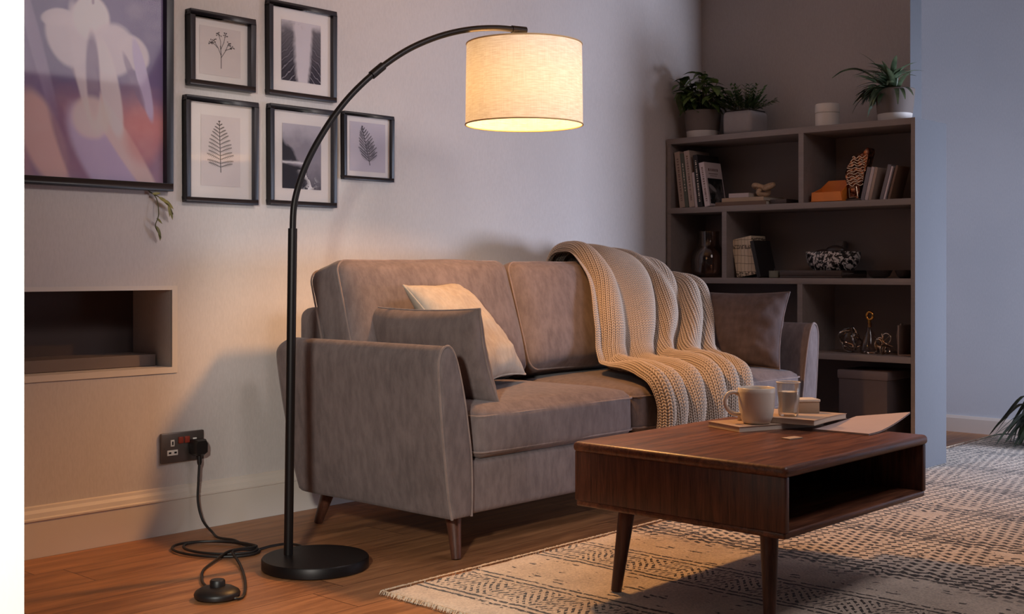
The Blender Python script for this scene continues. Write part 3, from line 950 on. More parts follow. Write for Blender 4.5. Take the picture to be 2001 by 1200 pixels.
def picture(label, x0, x1, z0, z1, draw, group='black framed pictures on the wall', fw=.018, depth=.028, mount=(.16, .13), res=170, gl=True, bright=1.12):
    cx = (x0 + x1) / 2
    t = thing('picture_frame', label, 'picture', (cx, WY, z0), group)
    yf, yb = WY - depth, WY - .001
    gq = G()
    gq.box(x0, x1, yf, yb, z0, z0 + fw).box(x0, x1, yf, yb, z1 - fw, z1).box(x0, x0 + fw, yf, yb, z0 + fw, z1 - fw).box(x1 - fw, x1, yf, yb, z0 + fw, z1 - fw)
    gq.done('frame', M['frame'], t, world=True, bevel=.0015)
    yi = WY - .010
    a0, a1, b0, b1 = x0 + fw, x1 - fw, z0 + fw, z1 - fw
    if mount:
        mesh('mount', [(a0, yi, b0), (a1, yi, b0), (a1, yi, b1), (a0, yi, b1)], [(0, 1, 2, 3)], M['mat_board'], t, False, True)
        w, h = a1 - a0, b1 - b0
        p = (a0 + w * mount[0], a1 - w * mount[0], b0 + h * mount[1], b1 - h * mount[1])
    else: p = (a0, a1, b0, b1)
    asp = (p[3] - p[2]) / (p[1] - p[0])
    cv = draw(res, int(res * asp), asp); cv.a = np.minimum(.9, cv.a * bright)
    print_plane(cv, p[0], p[1], p[2], p[3], yi - .0012, t)
    if gl:
        mesh('glass', [(a0, yi - .006, b0), (a1, yi - .006, b0), (a1, yi - .006, b1), (a0, yi - .006, b1)], [(0, 1, 2, 3)], M['glass'], t, False, True)

def d_flower(w, h, asp):
    cv = Canvas(w, h, (122, 104, 142), asp)
    U, V = cv.U, cv.V; n1 = fbm(U, V, 3, 4, 1); n2 = fbm(U, V, 5, 7, 2)
    cv.blend(np.clip((V - .45) * 1.2 + (n1 - .5), 0, 1), (104, 86, 132))
    cv.blend(np.clip((.42 - V) * 2.2 + (n1 - .5) * 1.2, 0, 1) * .8, (206, 158, 158))
    cv.blend(np.exp(-((V - .27) / .10) ** 2) * np.clip(U * 1.3 - .1, 0, 1) * (.5 + n2 * .6), (214, 142, 136))
    cv.blend(np.clip((.12 - V) * 6 + (n2 - .5), 0, 1) * .5, (168, 146, 176))
    P = (214, 200, 206)
    cv.blob(.16, .36, .08, .46, 10, (150, 128, 164), .6, .7)
    cv.blob(.17, .60, .03, .40, 16, (172, 152, 182), .6, .6)
    cv.blob(.22, .17, .10, .24, 22, (222, 184, 180), .4, .9)
    cv.blob(.40, .10, .05, .28, 22, (136, 100, 136), .6, .6)
    cv.blob(.60, .10, .12, .30, 34, (196, 178, 206), .4, .9)
    cv.blob(.70, .20, .055, .40, 36, (222, 196, 192), .4, .85)
    cv.blob(.86, .22, .08, .12, 0, (206, 140, 140), .9, .6)
    cv.blob(.48, .50, .06, .34, 12, P, .3, .9)
    cv.blob(.36, .62, .10, .15, 26, P, .3, .95)
    cv.blob(.31, .71, .09, .045, 12, P, .3, .9)
    cv.blob(.52, .73, .105, .12, 0, (222, 208, 210), .25, 1)
    cv.blob(.66, .60, .13, .14, -24, P, .3, .95)
    cv.blob(.80, .60, .10, .08, -50, P, .3, .95)
    cv.blob(.86, .48, .035, .22, 14, (196, 180, 208), .3, .95)
    cv.blob(.80, .47, .02, .14, 24, (140, 118, 150), .5, .7)
    cv.blob(.64, .42, .055, .26, 12, (220, 206, 208), .3, .9)
    cv.blob(.53, .47, .035, .20, 2, (124, 98, 134), .5, .75)
    cv.blob(.52, .28, .10, .10, 20, (226, 204, 200), .5, .8)
    cv.stroke([(.53, .80), (.53, .86)], .006, (140, 116, 146), .7)
    cv.blend((n2 - .45) * .4, (230, 214, 214))
    return cv

def paper(w, h, asp, c=(214, 202, 200)):
    cv = Canvas(w, h, c, asp); cv.blend((fbm(cv.U, cv.V, 6, 8, 9) - .5) * .25, (184, 172, 172)); return cv

def d_sprig(w, h, asp):
    cv = paper(w, h, asp); k = (44, 36, 38)
    cv.stroke([(.52, .16), (.52, .45), (.50, .62)], .006, k)
    r = random.Random(4)
    for a, b in (((.52, .42), (.34, .72)), ((.52, .38), (.70, .70)), ((.51, .58), (.46, .86)), ((.51, .55), (.62, .86)), ((.43, .58), (.28, .68)), ((.62, .55), (.78, .62))):
        cv.stroke([a, ((a[0] + b[0]) / 2 + .02, (a[1] + b[1]) / 2), b], .004, k)
        for q in range(8):
            x, y = b[0] + r.uniform(-.06, .06), b[1] + r.uniform(-.05, .05)
            cv.stroke([b, (x, y)], .002, k, .8); cv.blob(x, y, .013, .009, r.uniform(0, 180), k, .4, .9)
    return cv
def d_fern(w, h, asp):
    cv = paper(w, h, asp); leafy(cv, .50, .20, .46, .93, 13, .36, 12, (48, 42, 44), .0085, 2); return cv
def d_leaf(w, h, asp):
    cv = paper(w, h, asp, (196, 186, 194)); leafy(cv, .56, .14, .34, .92, 12, .30, -6, (70, 62, 68), .010, 6)
    leafy(cv, .56, .22, .52, .62, 8, .20, -10, (92, 84, 90), .008, 8); return cv
def d_water(w, h, asp):
    cv = Canvas(w, h, (206, 196, 200), asp); U, V = cv.U, cv.V
    n = fbm(U + .1 * np.sin(V * 9), V, 4, 5, 5)
    ls = np.clip((.36 - U - .25 * (1 - V) * -.35 + .10 * (n - .5)) * 9, 0, 1) * np.clip((.92 - V) * 4 + n, 0, 1)
    rs = np.clip((U - .70 + .10 * (.5 - V) + .05 * (n - .5)) * 12, 0, 1) * np.clip((.90 - V) * 9 + n, 0, 1)
    rip = .5 + .5 * np.sin((V * 46 + np.abs(U - .5) * 34 + 5 * fbm(U, V, 7, 7, 8)))
    for m in (ls, rs):
        cv.blend(m * (.75 + .3 * (1 - V)), (62, 54, 64)); cv.blend(m * rip * (1.1 - V) * .8, (30, 25, 32)); cv.blend(m * (rip > .93) * (1 - V) * .7, (160, 150, 160))
    cv.blend(np.exp(-((U - .36) / .12) ** 2 - ((V - .90) / .05) ** 2) * (n > .52) * .6, (120, 112, 120))
    return cv
def d_coast(w, h, asp):
    cv = Canvas(w, h, (150, 142, 152), asp); U, V = cv.U, cv.V; n = fbm(U, V, 5, 6, 12); n2 = fbm(U, V, 9, 11, 13)
    cv.blend(np.clip((V - .62) * 3 + (n - .5), 0, 1), (186, 178, 186))
    cv.blend(np.clip((.40 - V) * 2.4 + (n2 - .5) * .5, 0, 1), (84, 78, 88))
    cl = np.clip((.80 - V - U * .75 + .16 * (n - .5)) * 14, 0, 1) * np.clip((V - .42 + .06 * n2) * 20, 0, 1)
    cv.blend(cl, (52, 48, 56))
    lo = np.clip((.40 - V + .05 * n - U * .12) * 18, 0, 1) * np.clip((.62 - U + .1 * n2) * 10, 0, 1)
    cv.blend(lo, (44, 40, 48))
    sh = np.exp(-((V - .41 + U * .02 + .04 * (n - .5)) / .018) ** 2) * (U < .6); cv.blend(sh * .9, (226, 220, 224))
    fo = np.exp(-((U - .66 - .1 * np.sin(V * 16)) / .12) ** 2) * (V < .30) * (n2 > .52); cv.blend(fo, (232, 226, 228))
    return cv
picture('large framed lilac and pink abstract flower painting above the niche', 1.655, 2.242, 1.146, 1.90, d_flower, 'black framed pictures on the wall', .026, .034, None, 240, bright=1.3)
picture('small black framed dried flower sprig print, top left of the five prints', 2.307, 2.573, 1.511, 1.770, d_sprig, fw=.020, depth=.034, mount=(.13, .12))
picture('black framed tall fern frond print below the dried flower sprig', 2.295, 2.589, 1.114, 1.478, d_fern, mount=(.19, .13))
picture('black framed black and white photo of two dark rippled shapes', 2.635, 2.944, 1.514, 1.856, d_water, mount=(.17, .14))
picture('black framed black and white coastline photo crossed by the lamp arm', 2.640, 2.945, 1.118, 1.483, d_coast, mount=(.17, .14))
picture('smallest black framed leaf print, furthest right on the wall', 2.983, 3.236, 1.230, 1.489, d_leaf, fw=.014, depth=.024, mount=(.10, .09))

# sprig of vine under the painting
def leaf_blade(gq, p, d, up, L, W, curl=.3, n=7, fold=.15, taper=1.0):
    p = Vector(p); d = Vector(d).normalized(); up = Vector(up); sd = d.cross(up)
    if sd.length < 1e-4: sd = Vector((1, 0, 0))
    sd.normalize(); up = sd.cross(d).normalized(); v = []; f = []
    for i in range(n + 1):
        t = i / n; a = curl * t; c = p + (d * math.cos(a * .5) - up * math.sin(a * .5)) * (L * t)
        w = W * math.sin(PI * min(1, (t ** .75) * .96 + .03)) ** taper * .5
        v += [c - sd * w + up * w * fold, c, c + sd * w + up * w * fold]
    for i in range(n):
        for j in (0, 1):
            a = i * 3 + j; f.append((a, a + 1, a + 4, a + 3))
    gq.add(v, f)

def make_vine():
    t = thing('vine_sprig', 'thin olive trailing sprig hanging below the large painting', 'plant', (2.17, 3.62, 1.15))
    st = G().tube(spline([(2.155, 3.622, 1.150), (2.185, 3.612, 1.125), (2.188, 3.60, 1.07), (2.178, 3.602, 1.035), (2.182, 3.605, 1.02), (2.20, 3.605, .992)], 6), .0016, 6)
    st.tube(spline([(2.165, 3.62, 1.142), (2.20, 3.605, 1.122), (2.225, 3.60, 1.10), (2.242, 3.60, 1.07)], 6), .0016, 6)
    st.done('stem', M['stem'], t, world=True)
    lg = G()
    for p, d, L, w in (((2.19, 3.605, 1.125), (.5, -.2, -.25), .045, .013), ((2.205, 3.605, 1.118), (.6, -.1, -.35), .055, .016), ((2.222, 3.60, 1.10), (.4, -.1, -.8), .055, .014), ((2.225, 3.6, 1.10), (.1, -.2, -.9), .04, .011),
                       ((2.17, 3.61, 1.135), (.5, -.2, .1), .03, .01), ((2.183, 3.605, 1.055), (.5, -.2, -.4), .028, .009), ((2.18, 3.602, 1.03), (.5, -.1, -.9), .05, .012), ((2.19, 3.605, 1.01), (.3, -.1, -.9), .032, .009)):
        leaf_blade(lg, p, d, (0, -1, .3), L, w, .5)
    lg.done('foliage', M['leaf_vine'], t, world=True)
make_vine()


# ------------------------------------------------------------------ coffee table
TZ = .42
def make_table():
    x0, x1, y0, y1 = 2.552, 3.325, 1.475, 2.117
    t = thing('coffee_table', 'walnut coffee table with open compartment and splayed tapered legs', 'table', ((x0 + x1) / 2, (y0 + y1) / 2, .012))
    zt, zb = TZ, .246
    G().box(x0 - .006, x1 + .006, y0 - .006, y1 + .006, zt - .028, zt).done('tabletop', M['walnut_x'], t, world=True, bevel=.013, seg=5, auto=1.2)
    G().box(x0 + .002, x1 - .002, y0 + .002, y1 - .002, zb, zb + .018).done('bottom_panel', M['walnut_x'], t, world=True, bevel=.006, seg=3)
    for xa_, xb_ in ((x0, x0 + .02), (x1 - .02, x1)):
        G().box(xa_, xb_, y0, y1, zb + .016, zt - .026).done('end_panel', M['walnut_z'], t, world=True, bevel=.003)
    G().box(x0 + .02, x1 - .02, y1 - .016, y1, zb + .017, zt - .027).done('back_panel', M['walnut_x'], t, world=True)
    for (x, y, sx, sy) in ((x0 + .105, y1 - .10, -1, 1), (3.185, 1.905, 1, 1), (x0 + .105, y0 + .105, -1, -1)):
        a = Vector((x, y, zb + .002)); b = Vector((x + sx * .028, y + sy * .018, .0145))
        G().tube([a + (b - a) * k / 6 for k in range(7)], [.0235 - .009 * k / 6 for k in range(7)], 22).done('leg', M['leg_wood'], t, world=True)
make_table()

def sheet(name, corner, yaw, w, d, z0, th, mat, label, cat, group=None, lift=None, inner=None, fold=0.0):
    """booklet lying flat; lift(u) raises the sheet along its width"""
    t = thing(name, label, cat, (corner[0], corner[1], z0), group)
    R = Matrix.Rotation(yaw, 4, 'Z'); n = 24
    def layer(za, zc, inset, nm, m):
        v = []; f = []
        for zz in (za, zc):
            for j in range(3):
                for i in range(n + 1):
                    u = i / n; q = Vector((inset + (w - 2 * inset) * u, inset + (d - 2 * inset) * j / 2, zz + (lift(u, j / 2) if lift else 0)))
                    v.append(R @ q)
        N = n + 1
        for k, fl in ((0, True), (3 * N, False)):
            for j in range(2):
                for i in range(n):
                    q = (k + j * N + i, k + j * N + i + 1, k + (j + 1) * N + i + 1, k + (j + 1) * N + i); f.append(q[::-1] if fl else q)
        o = 3 * N
        for i in range(n):
            f.append((i, i + 1, o + i + 1, o + i)); a = 2 * N + i; f.append((a + 1, a, o + a, o + a + 1))
        for j in range(2):
            a = j * N; f.append((a + N, a, o + a, o + a + N)); a = j * N + n; f.append((a, a + N, o + a + N, o + a))
        mesh(nm, v, f, m, t, False)
    layer(0.0004, .0016, 0, 'back_cover', mat); layer(.0016, th - .0012, .002, 'pages', inner or M['paper']); layer(th - .0012, th, 0, 'cover', mat)
    return t

sheet('notebook', (3.006, 1.885), math.radians(-20), .315, .15, TZ, .016, M['paper_warm'], 'small thick notebook under the cream mug', 'book', None, None, None)
sheet('magazine', (3.165, 1.735), math.radians(8), .27, .24, TZ + .0168, .016, M['paper_warm'], 'thick tan magazine under the card box at the table end', 'magazine', 'magazines on the coffee table', lambda u, j: -.006 * max(0, u - .3) ** 2 / .49)
sheet('magazine', (3.195, 1.583), math.radians(3), .30, .17, TZ + .0004, .005, M['paper_pink'], 'blush magazine with curled pages overhanging the table end', 'magazine', 'magazines on the coffee table', lambda u, j: (.034 - .025 * j) * max(0, u - .2) ** 1.5 / .71)
sheet('card_slip', (2.965, 1.70), math.radians(-10), .055, .03, TZ, .0035, M['paper_warm'], 'little tan paper slip in front of the notebook', 'paper')

def make_mug():
    x, y, z = 3.112, 1.893, TZ + .0165
    t = thing('mug', 'cream ceramic mug standing on the notebook', 'mug', (x, y, z))
    prof = [(0, 0), (.034, 0), (.040, .003), (.047, .02), (.0515, .05), (.0535, .09), (.054, .103), (.0525, .1045), (.051, .103), (.0495, .09), (.047, .05), (.042, .022), (.034, .010), (0, .009)]
    G().lathe(prof, 48).done('cup', M['ceramic'], t, auto=1.2)
    d = Vector((-.70, .72, 0)); hp = [(.050, .084), (.066, .091), (.084, .085), (.092, .064), (.085, .042), (.068, .028), (.0485, .026)]
    G().tube(spline([d * a + Vector((0, 0, b)) for a, b in hp], 6), .0058, 12).done('handle', M['ceramic'], t)
    G().lathe([(0, .085), (.0492, .085)], 40).done('coffee', M['cover_brown'], t)
make_mug()

def make_glass():
    x, y, z = 3.212, 1.846, TZ + .0332
    M['milk'] = plain('milk_white', lin(244, 240, 234), .5, 0, .02)
    t = thing('glass_tumbler', 'small glass tumbler of milk just behind the cream mug', 'glass', (x, y, z))
    t.scale = (1, 1, .92)
    G().lathe([(0, 0), (.026, 0), (.029, .004), (.033, .06), (.035, .108), (.034, .109), (.0325, .106), (.030, .06), (.026, .012), (0, .010)], 40).done('cup', M['tumbler'], t, auto=1.2)
    G().lathe([(0, .0105), (.0255, .0125), (.0292, .06), (.0303, .078), (0, .078)], 32).done('milk', M['milk'], t)
    ring = [(.0345 * math.cos(a), .0345 * math.sin(a), .108) for a in [2 * PI * k / 40 for k in range(40)]]
    G().tube(ring, .0015, 8, closed=True).done('rim', M['ceramic'], t)
make_glass()
_bt = thing('card_box', 'tan card box behind the glass of milk', 'box', (3.335, 1.868, TZ + .0312))
G().box(-.042, .042, -.03, .03, 0, .034).done('tray', M['tan_box'], _bt, bevel=.002)
G().box(-.044, .044, -.032, .032, .034, .042).done('lid', M['paper'], _bt, bevel=.002)
for o in (_bt,): o.rotation_euler = (0, 0, math.radians(-38))


# ------------------------------------------------------------------ bookshelf
BX0, BX1, BY0, BY1 = 5.09, 5.415, 2.307, 3.618
ZT = [1.548, 1.198, .848, .505, .075]
def make_shelf():
    t = thing('bookshelf', 'dark taupe open bookshelf in the corner holding plants and ornaments', 'bookshelf', ((BX0 + BX1) / 2, (BY0 + BY1) / 2, 0))
    for z in ZT:
        G().box(BX0, BX1, BY0 + .019, BY1 - .0, z - .028, z).done('shelf', M['shelf'], t, world=True, bevel=.0015)
    G().box(BX0 + .002, BX1, BY1 - .024, BY1 - .001, .0, ZT[0] - .028).done('side_panel', M['shelf'], t, world=True)
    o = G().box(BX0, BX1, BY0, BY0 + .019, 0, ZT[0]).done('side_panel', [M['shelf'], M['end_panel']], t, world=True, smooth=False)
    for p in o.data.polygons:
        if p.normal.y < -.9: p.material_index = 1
    o['label'] = 'outer end panel, darkened to offset the window light'
    G().box(BX1 - .012, BX1 - .002, BY0 + .019, BY1 - .024, .075, ZT[0] - .028).done('back_panel', M['shelf_back'], t, world=True)
    for y, za, zb in ((2.860, ZT[1], ZT[0]), (3.278, ZT[2], ZT[1]), (2.866, ZT[3], ZT[2]), (3.10, ZT[4], ZT[3])):
        G().box(BX0 + .001, BX1 - .012, y - .013, y + .013, za, zb - .028).done('divider', M['shelf'], t, world=True)
    G().box(BX0 + .03, BX0 + .045, BY0 + .019, BY1 - .024, .0, .047).done('plinth', M['shelf'], t, world=True)
make_shelf()

# plants on top
def make_pot(t, r0, r1, h, band=True):
    if band:
        G().lathe([(0, 0), (r0, 0), (r0 + (r1 - r0) * .26, h * .26), (0, h * .26)], 40).done('pot_base', M['pot_white'], t)
        a = r0 + (r1 - r0) * .26
        G().lathe([(0, h * .262), (a + .001, h * .262), (r1, h - .003), (r1 - .003, h), (r1 - .007, h - .002), (r1 - .01, h - .02), (0, h - .02)], 40).done('pot', M['pot_dark'], t)
    G().lathe([(0, h - .019), (r1 - .0105, h - .019)], 32).done('soil', M['soil'], t)

def make_broad_plant():
    t = thing('potted_plant', 'broad leaved green plant in a dark pot with white base, far left', 'plant', (5.20, 3.475, ZT[0]), 'potted plants on the bookshelf')
    make_pot(t, .078, .094, .140)
    r = random.Random(12); st = G(); lf = G()
    for k in range(38):
        a = r.uniform(0, 2 * PI); el = r.uniform(.3, 1.45); L = r.uniform(.09, .215)
        if k < 4: a = math.radians(100 + k * 12); el = .25 + .25 * k; L = .2
        d = Vector((math.cos(a) * math.cos(el), math.sin(a) * math.cos(el), math.sin(el)))
        b = Vector((math.cos(a) * .02, math.sin(a) * .02, .12)); tip = b + d * L
        tip.x = min(tip.x, .13); tip.y = min(tip.y, .07)
        st.tube([b, (b + tip) / 2 + Vector((0, 0, .015)), tip], .0018, 6)
        for q in range(4):
            aa = a + (q - 1.5) * .75 + r.uniform(-.2, .2)
            dd = Vector((math.cos(aa) * .8 - (.5 if tip.x > .08 else 0), math.sin(aa) * .8 - (.7 if tip.y > .05 else 0), r.uniform(-.35, .45)))
            leaf_blade(lf, tip - d * .02 * q, dd, (0, 0, 1), r.uniform(.07, .105), r.uniform(.036, .05), .9)
    st.done('stem', M['stem'], t); lf.done('foliage', M['leaf'], t)
make_broad_plant()

def make_bushy_plant():
    t = thing('potted_plant', 'small bushy fern in a grey square concrete pot', 'plant', (5.23, 3.245, ZT[0]), 'potted plants on the bookshelf')
    gq = G().box(-.085, .085, -.082, .082, 0, .118)
    gq.done('pot', M['pot_grey'], t, bevel=.022, seg=4)
    G().box(-.07, .07, -.07, .07, .114, .1215).done('soil', M['soil'], t)
    r = random.Random(5); lf = G(); st = G()
    for k in range(70):
        a = r.uniform(0, 2 * PI); el = r.uniform(.35, 1.5); L = r.uniform(.06, .14)
        d = Vector((math.cos(a) * math.cos(el), math.sin(a) * math.cos(el), math.sin(el)))
        b = Vector((math.cos(a) * .03, math.sin(a) * .035, .12)); tip = b + d * L
        st.tube([b, tip], .001, 5)
        for q in range(6):
            p = b + (tip - b) * (.3 + .14 * q)
            for s in (-1, 1):
                dd = d + Vector((-math.sin(a), math.cos(a), 0)) * s * .9 + Vector((0, 0, r.uniform(-.2, .3)))
                leaf_blade(lf, p, dd, (0, 0, 1), .026, .010, .5, 3)
    st.done('stem', M['stem'], t); lf.done('foliage', M['leaf_fern'], t)
make_bushy_plant()

def make_strap_plant():
    t = thing('potted_plant', 'strappy arching plant in a dark pot, right end of bookshelf top', 'plant', (5.225, 2.463, ZT[0]), 'potted plants on the bookshelf')
    make_pot(t, .072, .088, .150)
    r = random.Random(9); lf = G()
    for k in range(34):
        a = r.uniform(.35 * PI, 1.4 * PI); el = r.uniform(.5, 1.45); L = r.uniform(.13, .24)
        d = Vector((math.cos(a) * math.cos(el), math.sin(a) * math.cos(el), math.sin(el)))
        leaf_blade(lf, (math.cos(a) * .02, math.sin(a) * .02, .13), d, (0, 0, 1), L, .022, r.uniform(.8, 2.2), 10, .25, .6)
    for k in range(44):
        a = r.uniform(.35 * PI, .95 * PI); d = Vector((math.cos(a), math.sin(a), r.uniform(.0, .5)))
        leaf_blade(lf, d * r.uniform(.05, .13) + Vector((0, 0, .13)), d + Vector((0, 0, r.uniform(-1.1, .3))), (0, 0, 1), r.uniform(.05, .09), .028, .8, 7, .2)
    # long arching blade to the left
    pts = spline([(0, .04, .15), (0, .10, .215), (0, .18, .262), (0, .255, .262), (0, .31, .235)], 6)
    for i in range(len(pts) - 1):
        w0 = .007 * (1 - i / len(pts)) + .001; w1 = .007 * (1 - (i + 1) / len(pts)) + .001
        lf.add([pts[i] + Vector((-w0, 0, w0)), pts[i] + Vector((w0, 0, -w0)), pts[i + 1] + Vector((w1, 0, -w1)), pts[i + 1] + Vector((-w1, 0, w1))], [(0, 1, 2, 3)])
    # upright rosette
    for k in range(22):
        a = 2 * PI * k / 22; q_ = r.uniform(.25, .75); d = Vector((math.cos(a) * q_, math.sin(a) * q_, 1))
        leaf_blade(lf, (0, .012, .18), d, (0, 0, 1), r.uniform(.11, .18), .026, 1.3, 8, .25, .7)
    lf.tube([(0, 0, .13), (0, -.01, .20)], .006, 8)
    lf.done('foliage', M['leaf_strap'], t)
make_strap_plant()

t = thing('candle_jar', 'white ribbed candle jar with lid on the bookshelf top', 'jar', (5.165, 2.765, ZT[0]))
G().lathe([(0, 0), (.052, 0), (.055, .003), (.055, .062), (.053, .064), (0, .064)], 40).done('jar', M['candle'], t)
G().lathe([(0, .0645), (.0555, .0645), (.0565, .068), (.0555, .102), (.052, .106), (0, .106)], 40).done('lid', M['candle'], t)

# books on the second shelf
def book(label, y, th, h, depth, tilt, cover, z=ZT[1], x=5.11, group='upright books on the shelf', art=None, bands=None, pages=True):
    """upright book; y = foot of its left edge, tilt leans the top towards +y (degrees)"""
    t = thing('book', label, 'book', (x, y, z), group)
    a = math.radians(tilt)
    R = Matrix.Rotation(a, 4, 'X')   # leans top towards -y for positive; sign handled by caller
    piv = Matrix.Translation((0, 0, 0)) @ R
    low = min((piv @ Vector((0, s, 0))).z for s in (0, -th))
    piv = Matrix.Translation((0, 0, -low + .0006)) @ R
    c = .0022
    gq = G().box(0, depth, -c, 0, 0, h, piv).box(0, depth, -th, -th + c, 0, h, piv).box(0, c, -th + c, -c, 0, h, piv)
    gq.done('cover', cover, t, smooth=False)
    G().box(c, depth - .004, -th + c, -c, .003, h - .003, piv).done('pages', M['paper'], t, smooth=False)
    if bands:
        gq = G()
        for z0, z1, w in bands: gq.box(-.0006, 0, -th / 2 - th * w / 2, -th / 2 + th * w / 2, h * z0, h * z1, piv)
        gq.done('spine_lettering', M['paper'] if cover in (M['bk_black'], M['bk_green']) else M['bk_brown'], t, smooth=False)
    if art: art(t, piv, th, h, depth)
    return t
M['bk_taupe'] = plain('cloth_taupe', lin(164, 142, 128), .8, 0, .06, 40)
M['bk_green'] = plain('cloth_green_grey', lin(86, 88, 78), .7, 0, .06, 30)
M['bk_beige'] = plain('cloth_beige', lin(176, 156, 144), .8, 0, .06, 40)
M['bk_pale'] = plain('cloth_pale', lin(188, 172, 170), .7, 0, .05, 40)
M['bk_black'] = plain('cloth_black', lin(34, 28, 28), .6, 0, .1, 30)
M['bk_white'] = plain('jacket_white', lin(202, 186, 186), .55, 0, .04, 20)
M['bk_brown'] = plain('ink_brown', lin(120, 96, 88), .8, 0, .1, 40)
M['bk_grey'] = plain('cloth_grey', lin(120, 112, 116), .7, 0, .06, 30)

def dashes(n, a=.12, b=.9, w=.3):
    r = random.Random(n); out = []; z = a
    while z < b:
        L = r.uniform(.01, .035); out.append((z, z + L, w)); z += L + r.uniform(.008, .03)
    return out
TL = -7
book('tall taupe cloth book, first on the left of the leaning row', 3.552, .032, .283, .17, TL, M['bk_taupe'], bands=dashes(3))
book('thin green grey book second in the leaning row', 3.518, .020, .275, .17, TL, M['bk_green'], bands=dashes(5, .3, .8, .25))
book('tall beige book third in the leaning row', 3.494, .032, .285, .18, TL, M['bk_beige'], bands=dashes(7))
book('slim pale short book fourth in the leaning row', 3.459, .014, .175, .15, TL, M['bk_pale'])
book('black book with pale spine lettering between paler books', 3.442, .026, .262, .19, TL, M['bk_black'], bands=dashes(9, .1, .9, .3))

def cover_art(t, piv, th, h, depth):
    w_, h_ = 90, 110
    cv = Canvas(w_, h_, (20, 20, 22), 1.2); U, V = cv.U, cv.V; n = fbm(U, V, 4, 4, 21)
    cv.blend(np.clip((n - .42) * 4, 0, 1) * np.clip(1 - V, 0, 1), (128, 122, 122)); cv.blob(.25, .62, .22, .08, -35, (150, 142, 142), .6, .8); cv.blob(.7, .35, .12, .25, 20, (70, 70, 72), .7, .7)
    v = []; f = []
    for j in range(h_):
        for i in range(w_):
            v.append(piv @ Vector((.012 + (depth - .02) * i / (w_ - 1), -th - .0008, .012 + h * .58 * j / (h_ - 1))))
    for j in range(h_ - 1):
        for i in range(w_ - 1):
            a = j * w_ + i; f.append((a, a + 1, a + w_ + 1, a + w_))
    o = mesh('cover_photo', v, f, M['print'], t, False)
    at = o.data.color_attributes.new('Col', 'FLOAT_COLOR', 'POINT')
    at.data.foreach_set('color', np.concatenate([cv.a.reshape(-1, 3), np.ones((w_ * h_, 1))], 1).ravel().astype(np.float32))
    gq = G()
    x = .030
    for k, L in enumerate((.016, .010, .010, .012, .009, .011)):
        gq.box(x, x + L * .7, -th - .0008, -th, h * .80, h * .86, piv); x += L + .004
    gq.box(.03, .11, -th - .0008, -th, h * .735, h * .75, piv).box(.04, .10, -th - .0008, -th, h * .69, h * .70, piv)
    gq.done('cover_lettering', M['bk_brown'], t, smooth=False)
book('white jacket book with dark photo on its cover', 3.402, .030, .222, .15, -9.5, M['bk_white'], art=cover_art, bands=dashes(13))

def flat_book(label, y0, y1, x0, x1, z, th, cover, rz=0):
    t = thing('book', label, 'book', ((x0 + x1) / 2, (y0 + y1) / 2, z), 'books lying flat on the shelf', math.radians(rz))
    a, b = (x1 - x0) / 2, (y1 - y0) / 2; c = .0022
    G().box(-a, a, -b, b, .0004, c).box(-a, a, -b, b, th - c, th).box(-a, -a + c, -b, b, c, th - c).done('cover', cover, t, smooth=False)
    G().box(-a + c, a - .003, -b + .003, b - .003, c, th - c).done('pages', M['paper'], t, smooth=False)
flat_book('wide brown book lying flat at the bottom of the small stack', 3.06, 3.345, 5.115, 5.31, ZT[1], .020, M['cover_brown'])
flat_book('pale brown book lying flat in the middle of the small stack', 3.07, 3.31, 5.12, 5.30, ZT[1] + .0205, .019, M['tan_box'], -2)
flat_book('small cream book lying flat on top of the small stack', 3.165, 3.275, 5.125, 5.28, ZT[1] + .040, .021, M['bk_pale'], 2)
t = thing('wooden_tray', 'small dark wooden tray beside the flat book stack', 'tray', (5.22, 3.01, ZT[1]))
G().box(-.08, .08, -.045, .042, .0005, .008).done('base', M['dark_wood'], t, bevel=.002)
G().box(-.08, -.074, -.045, .042, .008, .024).box(.074, .08, -.045, .042, .008, .024).box(-.074, .074, -.045, -.039, .008, .024).box(-.074, .074, .036, .042, .008, .024).done('rim', M['dark_wood'], t)

t = thing('knot_ornament', 'pale carved wooden knot ornament on the flat books', 'ornament', (5.19, 3.118, ZT[1] + .0402))
pts = []
for k in range(72):
    a = 2 * PI * k / 72
    pts.append((.018 * math.sin(3 * a), .026 * (math.sin(a) + 1.35 * math.sin(2 * a)), .039 + .019 * (math.cos(a) - 1.1 * math.cos(2 * a)) * .75))
zmn = min(p[2] for p in pts)
G().tube([(a, b, c - zmn + .0125) for a, b, c in pts], .0120, 14, closed=True).done('knot', M['tan_wood'], t)

